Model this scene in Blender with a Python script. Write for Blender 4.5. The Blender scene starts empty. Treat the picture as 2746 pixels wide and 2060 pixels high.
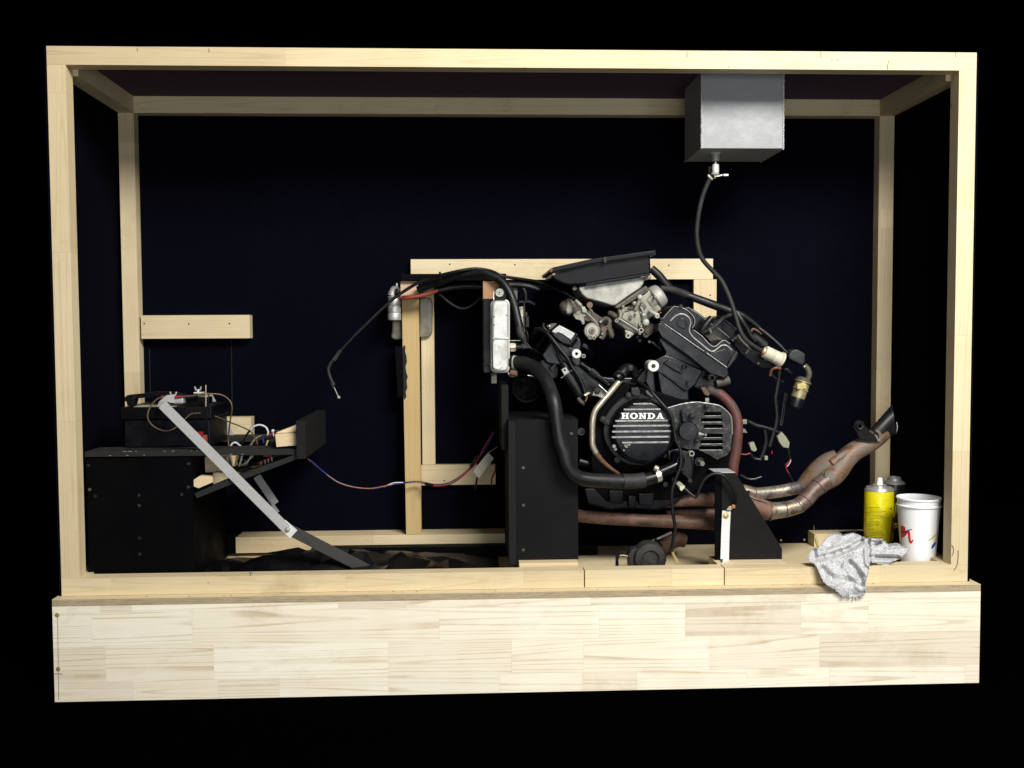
import bpy, bmesh, math, random
from mathutils import Vector, Matrix, noise
from mathutils.geometry import tessellate_polygon

# ------------------------------------------------------------------ camera, world, light, exposure
sc = bpy.context.scene
COL = sc.collection
CX, CY, CZ = 0.9689, -2.4073, 0.6189
YAW, PIT, ROL, FPX = 0.0439, -0.0502, -0.0052, 2695.37
CAM = Vector((CX, CY, CZ))
Fv = Vector((math.sin(YAW)*math.cos(PIT), math.cos(YAW)*math.cos(PIT), math.sin(PIT)))
R0 = Fv.cross(Vector((0, 0, 1))).normalized()
U0 = R0.cross(Fv)
Rv = math.cos(ROL)*R0 + math.sin(ROL)*U0
Uv = -math.sin(ROL)*R0 + math.cos(ROL)*U0
cam = bpy.data.cameras.new('camera')
cam.sensor_fit = 'HORIZONTAL'
cam.sensor_width = 36.0
cam.lens = FPX*36.0/2746.0
cam.clip_start = 0.05
cam.clip_end = 100
cam_ob = bpy.data.objects.new('camera', cam)
COL.objects.link(cam_ob)
cam_ob.matrix_world = Matrix(((Rv.x, Uv.x, -Fv.x, CX), (Rv.y, Uv.y, -Fv.y, CY), (Rv.z, Uv.z, -Fv.z, CZ), (0, 0, 0, 1)))
sc.camera = cam_ob

world = bpy.data.worlds.new('World')
sc.world = world
world.use_nodes = True
world.node_tree.nodes['Background'].inputs[0].default_value = (0, 0, 0, 1)
world.node_tree.nodes['Background'].inputs[1].default_value = 0.0

def area(name, loc, target, sx, sy, power, col):
    l = bpy.data.lights.new(name, 'AREA')
    l.shape = 'RECTANGLE'; l.size = sx; l.size_y = sy
    l.energy = power; l.color = col
    o = bpy.data.objects.new(name, l)
    COL.objects.link(o)
    o.location = loc
    o.rotation_euler = (Vector(target)-Vector(loc)).to_track_quat('-Z', 'Y').to_euler()
    return o
area('key_lamp', (2.35, -2.55, 2.6), (1.25, 0.0, 0.15), 1.7, 1.0, 218, (1.0, 0.975, 0.925))
area('fill_lamp', (1.5, -3.3, 0.45), (1.3, 0.1, 0.15), 2.4, 1.2, 38, (0.95, 0.98, 1.0))  # added low fill without a real source, lifts base and back timbers

sc.view_settings.view_transform = 'Standard'
sc.view_settings.look = 'None'
sc.view_settings.exposure = 0.0
sc.view_settings.gamma = 1.0
sc.view_settings.use_curve_mapping = False
sc.render.film_transparent = False
sc.cycles.use_denoising = True
sc.cycles.max_bounces = 8

# ------------------------------------------------------------------ helpers
random.seed(7)

def unproj(u, v, y):
    d = Rv*((u-1373)/FPX) + Uv*((1030-v)/FPX) + Fv
    return CAM + d*((y-CY)/d.y)

class Zm:
    """a measured view of the photograph: x, y there + a depth give a point of the place"""
    def __init__(s, ox, oy, k): s.ox, s.oy, s.k = ox, oy, k
    def p(s, x, y, Y): return unproj(s.ox+x/s.k, s.oy+y/s.k, Y)
    def m(s, d, Y): return d/s.k*(Y-CY)/FPX
F_ = Zm(0, 0, 0.8052)
S_ = Zm(0, 0, 1.0)
Z1 = Zm(100, 100, 3.16); Z2 = Zm(1700, 100, 2.212); Z3 = Zm(200, 800, 2.765); Z4 = Zm(200, 1000, 4.424)
Z5 = Zm(500, 1000, 4.424); Z6 = Zm(850, 650, 3.687); Z7 = Zm(1000, 1000, 4.424); Z8 = Zm(100, 1200, 2.212)
Y1 = Zm(1250, 650, 3.687); Y2 = Zm(1450, 650, 5.53); Y3 = Zm(1700, 650, 4.424); Y4 = Zm(1350, 850, 5.53)
Y5 = Zm(1550, 950, 4.424); Y6 = Zm(1900, 900, 5.53); Y7 = Zm(1900, 1050, 4.022); Y8 = Zm(1300, 1150, 3.16)
X1 = Zm(1700, 1200, 4.424); X2 = Zm(2100, 1200, 4.022); X3 = Zm(2150, 1250, 4.916); X4 = Zm(1500, 1450, 1.775)
X5 = Zm(500, 1350, 2.212); X6 = Zm(1800, 150, 4.1475); X7 = Zm(1850, 380, 8.295); X8 = Zm(100, 1450, 3.16)

def frame_of(axis):
    a = Vector(axis).normalized()
    t = Vector((0, 0, 1)) if abs(a.z) < 0.9 else Vector((1, 0, 0))
    n = a.cross(t).normalized()
    return a, n, a.cross(n)

def spline(pts, n):
    """Catmull-Rom through the points; a point may carry a radius as 4th value"""
    P = [tuple(p) for p in pts]
    if len(P) == 2:
        return [tuple(P[0][k]+(P[1][k]-P[0][k])*i/n for k in range(len(P[0]))) for i in range(n+1)]
    out = []
    for i in range(len(P)-1):
        p0 = P[i-1] if i else tuple(2*P[0][k]-P[1][k] for k in range(len(P[0])))
        p1, p2 = P[i], P[i+1]
        p3 = P[i+2] if i+2 < len(P) else tuple(2*P[-1][k]-P[-2][k] for k in range(len(P[0])))
        for j in range(n):
            t = j/n
            out.append(tuple(0.5*((2*p1[k])+(-p0[k]+p2[k])*t+(2*p0[k]-5*p1[k]+4*p2[k]-p3[k])*t*t+(-p0[k]+3*p1[k]-3*p2[k]+p3[k])*t**3) for k in range(len(p1))))
    out.append(P[-1])
    return out

class MB:
    def __init__(s): s.v = []; s.f = []
    def add(s, vs, fs):
        b = len(s.v); s.v += [Vector(x) for x in vs]; s.f += [tuple(b+i for i in f) for f in fs]
        return s
    def box(s, x0, x1, y0, y1, z0, z1):
        return s.add([(x0, y0, z0), (x1, y0, z0), (x1, y1, z0), (x0, y1, z0), (x0, y0, z1), (x1, y0, z1), (x1, y1, z1), (x0, y1, z1)],
                     [(0, 3, 2, 1), (4, 5, 6, 7), (0, 1, 5, 4), (1, 2, 6, 5), (2, 3, 7, 6), (3, 0, 4, 7)])
    def prism(s, zm, pts, y0, y1):
        a = [zm.p(x, y, y0) for x, y in pts]
        return s.xprism(a, y1-y0)
    def xprism(s, a, dy):
        area2 = sum(a[i].x*a[(i+1) % len(a)].z-a[(i+1) % len(a)].x*a[i].z for i in range(len(a)))
        if area2 < 0: a = a[::-1]
        n = len(a); b = [p+Vector((0, dy, 0)) for p in a]
        tri = tessellate_polygon([[Vector((p.x, p.z, 0)) for p in a]])
        fs = []
        for t in tri:
            c = [a[i] for i in t]
            cr = (c[1].x-c[0].x)*(c[2].z-c[0].z)-(c[2].x-c[0].x)*(c[1].z-c[0].z)
            t = tuple(t) if cr > 0 else tuple(t[::-1])
            fs.append(t); fs.append(tuple(n+i for i in t[::-1]))
        fs += [(i, n+i, n+(i+1) % n, (i+1) % n) for i in range(n)]
        return s.add(a+b, fs)
    def plate(s, zm, outer, holes, y0, y1):
        def orient(l, pos):
            q = [zm.p(x, y, y0) for x, y in l]
            ar = sum(q[i].x*q[(i+1) % len(q)].z-q[(i+1) % len(q)].x*q[i].z for i in range(len(q)))
            return q if (ar > 0) == pos else q[::-1]
        loops = [orient(outer, True)]+[orient(h, False) for h in holes]
        flat = [p for l in loops for p in l]; n = len(flat)
        tri = tessellate_polygon([[Vector((p.x, p.z, 0)) for p in l] for l in loops])
        fs = []
        for t in tri:
            c = [flat[i] for i in t]
            cr = (c[1].x-c[0].x)*(c[2].z-c[0].z)-(c[2].x-c[0].x)*(c[1].z-c[0].z)
            t = tuple(t) if cr > 0 else tuple(t[::-1])
            fs.append(t); fs.append(tuple(n+i for i in t[::-1]))
        k = 0
        for l in loops:
            m = len(l)
            fs += [(k+i, n+k+i, n+k+(i+1) % m, k+(i+1) % m) for i in range(m)]
            k += m
        return s.add(flat+[p+Vector((0, y1-y0, 0)) for p in flat], fs)
    def lathe(s, org, axis, prof, seg=28, arc=None):
        a, n, b = frame_of(axis); org = Vector(org); base = len(s.v); vs = []; fs = []; rings = []
        for r, h in prof:
            if r < 1e-7:
                rings.append([len(vs)]); vs.append(org+a*h)
            else:
                rings.append(list(range(len(vs), len(vs)+seg)))
                for i in range(seg):
                    t = 2*math.pi*i/seg
                    vs.append(org+a*h+(n*math.cos(t)+b*math.sin(t))*r)
        for q, w in zip(rings, rings[1:]):
            for i in range(seg):
                j = (i+1) % seg
                if len(q) == 1 and len(w) == 1: continue
                if len(q) == 1: fs.append((q[0], w[j], w[i]))
                elif len(w) == 1: fs.append((q[i], q[j], w[0]))
                else: fs.append((q[i], q[j], w[j], w[i]))
        return s.add(vs, fs)
    def tube(s, pts, r=None, n=6, seg=12, cap=True):
        P = [tuple(p) if len(p) == 4 else tuple(p)+(r,) for p in pts]
        P = spline(P, n)
        vs = []; fs = []; prev = None
        Q = [Vector(p[:3]) for p in P]
        for i, p in enumerate(Q):
            t = (Q[min(i+1, len(Q)-1)]-Q[max(i-1, 0)])
            if t.length < 1e-9: t = Vector((0, 0, 1))
            t.normalize()
            if prev is None: _, nn, _ = frame_of(t)
            else:
                nn = prev-t*prev.dot(t)
                if nn.length < 1e-6: _, nn, _ = frame_of(t)
                nn.normalize()
            prev = nn; bb = t.cross(nn)
            for k in range(seg):
                an = 2*math.pi*k/seg
                vs.append(p+(nn*math.cos(an)+bb*math.sin(an))*P[i][3])
        for i in range(len(Q)-1):
            for k in range(seg):
                j = (k+1) % seg
                fs.append((i*seg+k, i*seg+j, (i+1)*seg+j, (i+1)*seg+k))
        if cap:
            fs.append(tuple(range(seg))[::-1]); b = (len(Q)-1)*seg
            fs.append(tuple(b+k for k in range(seg)))
        return s.add(vs, fs)
    def bar(s, p0, p1, w, t, side=(0, 1, 0)):
        """a straight flat bar: w across, t thick along 'side'"""
        p0 = Vector(p0); p1 = Vector(p1); a = (p1-p0).normalized(); sd = Vector(side); sd = (sd-a*sd.dot(a)).normalized()
        c = a.cross(sd)*(w/2); sd = sd*(t/2)
        vs = [p0-c-sd, p0+c-sd, p0+c+sd, p0-c+sd, p1-c-sd, p1+c-sd, p1+c+sd, p1-c+sd]
        return s.add(vs, [(0, 3, 2, 1), (4, 5, 6, 7), (0, 1, 5, 4), (1, 2, 6, 5), (2, 3, 7, 6), (3, 0, 4, 7)])
    def strip(s, pts, w, t):
        """a bent flat strap facing the viewer's side: pts in space, w across, t thick in y"""
        Q = [Vector(p) for p in pts]; vs = []; fs = []
        for i, p in enumerate(Q):
            d = (Q[min(i+1, len(Q)-1)]-Q[max(i-1, 0)]).normalized()
            sd = Vector((0, 1, 0)); sd = (sd-d*sd.dot(d)).normalized(); c = d.cross(sd)
            vs += [p-c*w/2-sd*t/2, p+c*w/2-sd*t/2, p+c*w/2+sd*t/2, p-c*w/2+sd*t/2]
        for i in range(len(Q)-1):
            for k in range(4):
                fs.append((4*i+k, 4*i+(k+1) % 4, 4*i+4+(k+1) % 4, 4*i+4+k))
        fs.append((3, 2, 1, 0)); b = 4*(len(Q)-1); fs.append((b, b+1, b+2, b+3))
        return s.add(vs, fs)
    def ball(s, c, r, seg=14):
        n = 8
        return s.lathe(c, (0, 0, 1), [(r*math.sin(math.pi*i/n), -r*math.cos(math.pi*i/n)) for i in range(n+1)], seg)
    def build(s, name, mat, parent=None, bevel=0.0, smooth=38, seg=2, fixn=True):
        me = bpy.data.meshes.new(name)
        bm = bmesh.new()
        L = wloc(parent) if parent else None
        if L is None:
            xs = [v.x for v in s.v]; ys = [v.y for v in s.v]; zs = [v.z for v in s.v]
            L = Vector(((min(xs)+max(xs))/2, (min(ys)+max(ys))/2, min(zs)))
        vv = [bm.verts.new(v-L) for v in s.v]
        for f in s.f:
            try: bm.faces.new([vv[i] for i in f])
            except ValueError: pass
        if fixn: bmesh.ops.recalc_face_normals(bm, faces=bm.faces[:])
        if bevel:
            bmesh.ops.dissolve_limit(bm, angle_limit=0.01, verts=bm.verts[:], edges=bm.edges[:])
            es = [e for e in bm.edges if len(e.link_faces) == 2 and e.calc_face_angle(0) > math.radians(28)]
            if es:
                bmesh.ops.bevel(bm, geom=es, offset=bevel, segments=seg, profile=0.5, affect='EDGES', clamp_overlap=True)
        bm.to_mesh(me); bm.free()
        if smooth:
            for p in me.polygons: p.use_smooth = True
            me.set_sharp_from_angle(angle=math.radians(smooth))
        me.materials.append(mat)
        o = bpy.data.objects.new(name, me)
        COL.objects.link(o)
        if parent: o.parent = parent
        else: o.location = L
        if bevel and smooth:
            wn = o.modifiers.new('flat_faces', 'WEIGHTED_NORMAL'); wn.mode = 'FACE_AREA'; wn.weight = 60; wn.keep_sharp = True
        return o

def wloc(o):
    L = Vector((0, 0, 0))
    while o is not None:
        L = L+Vector(o.location); o = o.parent
    return L
def tag(o, label, cat, group=None, kind=None):
    o['label'] = label
    if cat: o['category'] = cat
    if group: o['group'] = group
    if kind: o['kind'] = kind
    return o
def thing(name, label, cat, loc, group=None):
    o = bpy.data.objects.new(name, None)
    o.empty_display_size = 0.05
    COL.objects.link(o); o.location = loc
    return tag(o, label, cat, group)
def fix(o, label): o['label'] = label; return o

def circ(cx, cy, r, n=20, ry=None):
    return [(cx+r*math.cos(2*math.pi*i/n), cy+(ry or r)*math.sin(2*math.pi*i/n)) for i in range(n)]
def capsule(x0, x1, cy, r, n=6):
    return [(x1-r+r*math.cos(t), cy+r*math.sin(t)) for t in [-math.pi/2+math.pi*i/n for i in range(n+1)]] + \
           [(x0+r-r*math.cos(t), cy-r*math.sin(t)) for t in [-math.pi/2+math.pi*i/n for i in range(n+1)]]

# ------------------------------------------------------------------ materials
def newmat(name):
    m = bpy.data.materials.new(name); m.use_nodes = True
    nt = m.node_tree; nt.nodes.clear()
    out = nt.nodes.new('ShaderNodeOutputMaterial'); b = nt.nodes.new('ShaderNodeBsdfPrincipled')
    nt.links.new(b.outputs[0], out.inputs[0])
    return m, nt, b
def nd(nt, t, **k):
    n = nt.nodes.new(t)
    for a, v in k.items(): setattr(n, a, v)
    return n
def ramp(nt, stops, src):
    r = nd(nt, 'ShaderNodeValToRGB'); e = r.color_ramp.elements
    while len(e) < len(stops): e.new(0.5)
    for el, (p, c) in zip(e, stops):
        el.position = p; el.color = (*c, 1) if len(c) == 3 else c
    nt.links.new(src, r.inputs[0]); return r.outputs[0]
def coords(nt, scale=(1, 1, 1), rnd=True):
    tc = nd(nt, 'ShaderNodeTexCoord'); mp = nd(nt, 'ShaderNodeMapping')
    mp.inputs['Scale'].default_value = scale
    if rnd:
        oi = nd(nt, 'ShaderNodeObjectInfo'); mu = nd(nt, 'ShaderNodeMath', operation='MULTIPLY'); mu.inputs[1].default_value = 37.0
        nt.links.new(oi.outputs['Random'], mu.inputs[0])
        ad = nd(nt, 'ShaderNodeVectorMath', operation='ADD'); nt.links.new(tc.outputs['Object'], ad.inputs[0]); nt.links.new(mu.outputs[0], ad.inputs[1])
        nt.links.new(ad.outputs[0], mp.inputs[0])
    else: nt.links.new(tc.outputs['Object'], mp.inputs[0])
    return mp.outputs[0]
def noise_(nt, vec, scale, detail=4, rough=0.6, dist=0):
    n = nd(nt, 'ShaderNodeTexNoise'); n.inputs['Scale'].default_value = scale; n.inputs['Detail'].default_value = detail
    n.inputs['Roughness'].default_value = rough; n.inputs['Distortion'].default_value = dist
    nt.links.new(vec, n.inputs['Vector']); return n.outputs['Fac']
def mix(nt, a, b, f, mode='MIX'):
    m = nd(nt, 'ShaderNodeMix', data_type='RGBA', blend_type=mode)
    for i, x in ((6, a), (7, b)):
        if isinstance(x, tuple): m.inputs[i].default_value = (*x, 1)
        else: nt.links.new(x, m.inputs[i])
    if isinstance(f, (int, float)): m.inputs[0].default_value = f
    else: nt.links.new(f, m.inputs[0])
    return m.outputs[2]
def bump(nt, b, h, strength, dist=0.001):
    n = nd(nt, 'ShaderNodeBump'); n.inputs['Strength'].default_value = strength; n.inputs['Distance'].default_value = dist
    nt.links.new(h, n.inputs['Height']); nt.links.new(n.outputs[0], b.inputs['Normal'])

def wood(name, axis, light=(0.69, 0.58, 0.375), dark=(0.47, 0.35, 0.18), grain=0.55, rough=0.6):
    m, nt, b = newmat(name)
    lo, hi = 0.26, 11.0
    sc_ = {'x': (lo, hi, hi), 'z': (hi, hi, lo), 'y': (hi, lo, hi)}[axis]
    v = coords(nt, sc_)
    w = noise_(nt, v, 1.1, 1.6, 0.45)
    # growth rings: bands of a slow stretched noise
    mu = nd(nt, 'ShaderNodeMath', operation='MULTIPLY'); mu.inputs[1].default_value = 24.0; nt.links.new(w, mu.inputs[0])
    fr = nd(nt, 'ShaderNodeMath', operation='FRACT'); nt.links.new(mu.outputs[0], fr.inputs[0])
    rings = ramp(nt, [(0.0, (0, 0, 0)), (0.68, (0.06, 0.06, 0.06)), (0.92, (1, 1, 1)), (1.0, (0, 0, 0))], fr.outputs[0])
    v2 = coords(nt, tuple(2.2*x for x in sc_))
    f2 = noise_(nt, v2, 22, 2, 0.7)
    blot = noise_(nt, coords(nt, (1, 1, 1)), 7, 3, 0.6)
    oi = nd(nt, 'ShaderNodeObjectInfo')
    gm = nd(nt, 'ShaderNodeMath', operation='MULTIPLY'); gm.inputs[1].default_value = grain; nt.links.new(rings, gm.inputs[0])
    vis = nd(nt, 'ShaderNodeMath', operation='MULTIPLY'); nt.links.new(gm.outputs[0], vis.inputs[0])
    nt.links.new(ramp(nt, [(0.35, (0.3, 0.3, 0.3)), (0.62, (1, 1, 1))], blot), vis.inputs[1])
    c = mix(nt, light, dark, vis.outputs[0])
    c = mix(nt, c, tuple(0.8*x for x in light), ramp(nt, [(0.4, (0, 0, 0)), (0.75, (0.5, 0.5, 0.5))], f2))
    tint = ramp(nt, [(0.0, (0.84, 0.81, 0.77)), (0.3, (1, 1, 1)), (0.55, (0.93, 0.905, 0.87)), (0.8, (1.0, 0.99, 0.97)), (1.0, (1.04, 1.045, 1.05))], oi.outputs['Random'])
    c = mix(nt, c, tint, 1.0, 'MULTIPLY')
    c = mix(nt, c, (0.92, 0.84, 0.72), ramp(nt, [(0.45, (0, 0, 0)), (0.8, (0.35, 0.35, 0.35))], blot), 'MULTIPLY')
    # handling dirt and scuffs, with a shape of their own across the boards
    geo = nd(nt, 'ShaderNodeNewGeometry'); mp = nd(nt, 'ShaderNodeMapping'); mp.inputs['Scale'].default_value = (1.0, 1.0, 1.6); nt.links.new(geo.outputs['Position'], mp.inputs[0])
    dn = noise_(nt, mp.outputs[0], 3.1, 7, 0.72, 0.6)
    c = mix(nt, c, (0.62, 0.57, 0.48), ramp(nt, [(0.57, (0, 0, 0)), (0.74, (0.55, 0.55, 0.55))], dn), 'MULTIPLY')
    kn = nd(nt, 'ShaderNodeTexVoronoi'); kn.inputs['Scale'].default_value = 4.3; kn.inputs['Randomness'].default_value = 1.0; nt.links.new(geo.outputs['Position'], kn.inputs['Vector'])
    c = mix(nt, c, (0.50, 0.36, 0.22), ramp(nt, [(0.018, (0.8, 0.8, 0.8)), (0.035, (0, 0, 0))], kn.outputs['Distance']), 'MULTIPLY')
    nt.links.new(c, b.inputs['Base Color']); b.inputs['Roughness'].default_value = rough
    b.inputs['Specular IOR Level'].default_value = 0.25
    bump(nt, b, f2, 0.15, 0.0006)
    return m
def painted(name, col, rough=0.6, spec=0.3, dust=(0.06, 0.06, 0.065), amt=0.5, scale=14, streak=(1, 1, 1), metal=0.0, bumpy=0.15, fine=120):
    """paint, rubber or plastic with uneven gloss and a patchy film of dust"""
    m, nt, b = newmat(name)
    v = coords(nt, streak)
    n1 = noise_(nt, v, scale, 6, 0.68); n2 = noise_(nt, v, fine, 3, 0.6)
    f = ramp(nt, [(0.46, (0, 0, 0)), (0.78, (amt, amt, amt))], n1)
    c = mix(nt, col, dust, f)
    if bumpy: c = mix(nt, c, tuple(0.55*x for x in col), ramp(nt, [(0.5, (0, 0, 0)), (0.8, (0.6, 0.6, 0.6))], n2))
    nt.links.new(c, b.inputs['Base Color'])
    nt.links.new(ramp(nt, [(0.3, (rough-0.12,)*3), (0.7, (min(1, rough+0.16),)*3)], n1), b.inputs['Roughness'])
    b.inputs['Specular IOR Level'].default_value = spec; b.inputs['Metallic'].default_value = metal
    if bumpy: bump(nt, b, n2, bumpy, 0.0006)
    return m
def metal(name, col, rough=0.4, mt=0.85, grime=(0.10, 0.085, 0.06), amt=0.6, scale=30, streak=(1, 1, 1), bumpy=0.2, fine=200):
    m, nt, b = newmat(name)
    v = coords(nt, streak)
    n1 = noise_(nt, v, scale, 6, 0.7); n2 = noise_(nt, v, fine, 4, 0.6)
    f = ramp(nt, [(0.44, (0, 0, 0)), (0.7, (amt,)*3)], n1)
    c = mix(nt, col, grime, f)
    c = mix(nt, c, tuple(0.6*x for x in col), ramp(nt, [(0.5, (0, 0, 0)), (0.8, (0.5,)*3)], n2))
    nt.links.new(c, b.inputs['Base Color'])
    nt.links.new(ramp(nt, [(0.35, (rough,)*3), (0.7, (min(1, rough+0.3),)*3)], n1), b.inputs['Roughness'])
    mm = nd(nt, 'ShaderNodeMath', operation='MULTIPLY_ADD'); nt.links.new(f, mm.inputs[0]); mm.inputs[1].default_value = -mt*0.8; mm.inputs[2].default_value = mt
    nt.links.new(mm.outputs[0], b.inputs['Metallic'])
    if bumpy: bump(nt, b, n2, bumpy, 0.0005)
    return m
def plymat(name, light, dark, axis, lam):
    """cut plywood edge: glued layers, ragged; axis = stacking direction"""
    m, nt, b = newmat(name)
    v = coords(nt, (1, 1, 1), False)
    sx = nd(nt, 'ShaderNodeSeparateXYZ'); nt.links.new(v, sx.inputs[0])
    n0 = noise_(nt, coords(nt, {'z': (3, 30, 1), 'x': (1, 30, 3)}[axis], False), 10, 4, 0.7)
    a = nd(nt, 'ShaderNodeMath', operation='MULTIPLY_ADD'); a.inputs[1].default_value = 0.002; nt.links.new(n0, a.inputs[0]); nt.links.new(sx.outputs[{'x': 0, 'z': 2}[axis]], a.inputs[2])
    d = nd(nt, 'ShaderNodeMath', operation='MULTIPLY'); d.inputs[1].default_value = 1.0/lam; nt.links.new(a.outputs[0], d.inputs[0])
    fr = nd(nt, 'ShaderNodeMath', operation='FRACT'); nt.links.new(d.outputs[0], fr.inputs[0])
    st = ramp(nt, [(0.0, (0, 0, 0)), (0.3, (1, 1, 1)), (0.42, (0.1, 0.1, 0.1)), (0.9, (0.35, 0.35, 0.35)), (1, (0, 0, 0))], fr.outputs[0])
    rg = noise_(nt, coords(nt, {'z': (6, 50, 60), 'x': (60, 50, 6)}[axis], False), 6, 4, 0.7)
    f = mix(nt, st, (0, 0, 0), ramp(nt, [(0.35, (0, 0, 0)), (0.6, (0.8, 0.8, 0.8))], rg))
    c = mix(nt, light, dark, f)
    nt.links.new(c, b.inputs['Base Color']); b.inputs['Roughness'].default_value = 0.75; b.inputs['Specular IOR Level'].default_value = 0.2
    bump(nt, b, f, 0.3, 0.001)
    return m

PINE_X = wood('pine_along_x', 'x')
PINE_Z = wood('pine_along_z', 'z')
PINE_Y = wood('pine_along_y', 'y')
PINE_PALE = wood('pale_pine_stave', 'x', (0.90, 0.84, 0.70), (0.57, 0.44, 0.28), 0.9)
PINE_WARM = wood('warm_pine', 'z', (0.58, 0.43, 0.20), (0.44, 0.30, 0.11), 0.6)
CUTWOOD = wood('fresh_cut_end_grain', 'y', (0.72, 0.58, 0.37), (0.5, 0.36, 0.2), 0.7)
FLOORWOOD = wood('floor_plywood', 'x', (0.50, 0.39, 0.24), (0.30, 0.21, 0.11), 0.8)
PLYEDGE = plymat('plywood_edge', (0.46, 0.37, 0.24), (0.035, 0.024, 0.012), 'z', 0.0042)
BLACKBOARD = painted('black_painted_board', (0.0012, 0.0013, 0.0020), 0.6, 0.05, (0.0026, 0.0026, 0.0032), 0.6, 9)
PANEL = painted('black_felt_panel', (0.0020, 0.0021, 0.0052), 0.95, 0.02, (0.0034, 0.0034, 0.0075), 0.7, 5, bumpy=0.05)
CEILVEIL = painted('veil_tinted_ceiling_panel', (0.085, 0.058, 0.088), 0.8, 0.1, (0.11, 0.078, 0.11), 0.7, 5)  # purple lens haze is put into the ceiling panel's colour
BLACKPLY = plymat('black_painted_plywood_edge', (0.022, 0.022, 0.021), (0.0015, 0.0015, 0.002), 'z', 0.005)
BLACKPLYX = plymat('black_painted_plywood_edge_upright', (0.010, 0.010, 0.011), (0.0015, 0.0015, 0.002), 'x', 0.005)
ENGINE = painted('black_engine_enamel', (0.0020, 0.0027, 0.0050), 0.27, 0.28, (0.0085, 0.0085, 0.0085), 0.75, 26, bumpy=0.3)
ENGDUST = painted('dusty_engine_enamel', (0.006, 0.006, 0.007), 0.48, 0.35, (0.045, 0.041, 0.035), 0.9, 34, bumpy=0.5)
ENGCRUST = painted('pitted_engine_enamel', (0.009, 0.009, 0.010), 0.5, 0.4, (0.15, 0.145, 0.125), 0.8, 75, bumpy=0.9, fine=260)
RUBBER = painted('black_rubber', (0.0045, 0.005, 0.006), 0.40, 0.35, (0.015, 0.015, 0.0165), 0.6, 30, bumpy=0.2)
RUBBERGREY = painted('perished_grey_rubber', (0.022, 0.0215, 0.0215), 0.55, 0.3, (0.05, 0.045, 0.042), 0.7, 40)
PLASTICBLK = painted('black_plastic', (0.0020, 0.0023, 0.0040), 0.38, 0.18, (0.0065, 0.0065, 0.0085), 0.6, 20)
SHEET = painted('black_polythene', (0.002, 0.002, 0.003), 0.40, 0.35, (0.004, 0.004, 0.005), 0.5, 12, bumpy=0.06)
ALLOY = metal('oxidised_cast_alloy', (0.27, 0.265, 0.215), 0.45, 0.4, (0.065, 0.058, 0.04), 0.85, 36, bumpy=0.4)
ALLOYPALE = metal('pale_cast_alloy', (0.39, 0.39, 0.35), 0.45, 0.35, (0.17, 0.16, 0.125), 0.6, 24, bumpy=0.3)
ALLOYDARK = metal('grimy_cast_alloy', (0.11, 0.10, 0.08), 0.5, 0.4, (0.035, 0.028, 0.02), 0.9, 40, bumpy=0.5)
EDGEWORN = metal('worn_bright_edge', (0.36, 0.36, 0.355), 0.4, 0.5, (0.10, 0.10, 0.10), 0.9, 90, bumpy=0.2)
ALUM = metal('brushed_aluminium', (0.32, 0.325, 0.335), 0.55, 0.15, (0.29, 0.29, 0.30), 0.4, 9, (1, 1, 1.5), bumpy=0.05)
ALUMDARK = metal('dull_aluminium', (0.46, 0.46, 0.46), 0.35, 0.55, (0.3, 0.3, 0.3), 0.5, 8, bumpy=0.05)
WELD = metal('aluminium_weld_bead', (0.66, 0.66, 0.65), 0.3, 0.7, (0.3, 0.3, 0.3), 0.4, 60)
CHROME = metal('bright_plated_steel', (0.75, 0.74, 0.70), 0.2, 0.75, (0.3, 0.25, 0.15), 0.6, 40)
BRASS = metal('tarnished_brass_plate', (0.54, 0.50, 0.39), 0.3, 0.75, (0.14, 0.11, 0.06), 0.8, 45, bumpy=0.3)
GOLD = metal('yellow_passivated_steel', (0.70, 0.56, 0.22), 0.3, 0.75, (0.25, 0.17, 0.06), 0.6, 60)
STRAPGREY = metal('grey_galvanised_strap', (0.46, 0.46, 0.46), 0.6, 0.25, (0.36, 0.36, 0.36), 0.6, 20, bumpy=0.15)
STRAPPALE = metal('pale_galvanised_strap', (0.72, 0.72, 0.72), 0.55, 0.2, (0.55, 0.55, 0.55), 0.6, 20, bumpy=0.15)
STEELBLK = painted('black_steel_plate', (0.0065, 0.0062, 0.0060), 0.6, 0.15, (0.012, 0.0115, 0.011), 0.6, 16)
SCREW = metal('steel_screw', (0.45, 0.44, 0.40), 0.4, 0.7)
SCREWDULL = painted('painted_screw', (0.011, 0.011, 0.011), 0.4, 0.5)
def plain(name, col, rough=0.5, spec=0.4, sss=0.0, **k):
    return painted(name, col, rough, spec, tuple(min(1, 0.75*c+0.01) for c in col), 0.45, 18, bumpy=0.05, **k)
RED = plain('red_plastic', (0.26, 0.010, 0.015)); BLUE = plain('blue_wire', (0.010, 0.016, 0.17)); ORANGE = plain('orange_wire', (0.30, 0.12, 0.04))
WHITEW = plain('white_wire', (0.62, 0.62, 0.64)); YELLOWW = plain('yellow_wire', (0.50, 0.42, 0.10)); BROWNW = plain('brown_wire', (0.10, 0.065, 0.03))
REDSLEEVE = plain('red_brown_sleeve', (0.30, 0.06, 0.03), 0.55)
WHITEPL = plain('aged_white_plastic', (0.60, 0.56, 0.44)); CREAM = plain('cream_connector', (0.27, 0.265, 0.19))
TAPE = plain('masking_tape', (0.42, 0.40, 0.33), 0.7)
CANYEL = plain('yellow_tin_paint', (0.80, 0.70, 0.008), 0.32, 0.5); CANRED = plain('red_print', (0.62, 0.02, 0.012), 0.4)
INK = plain('black_ink', (0.02, 0.02, 0.015), 0.5); GREENB = plain('green_print', (0.10, 0.14, 0.05))
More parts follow.
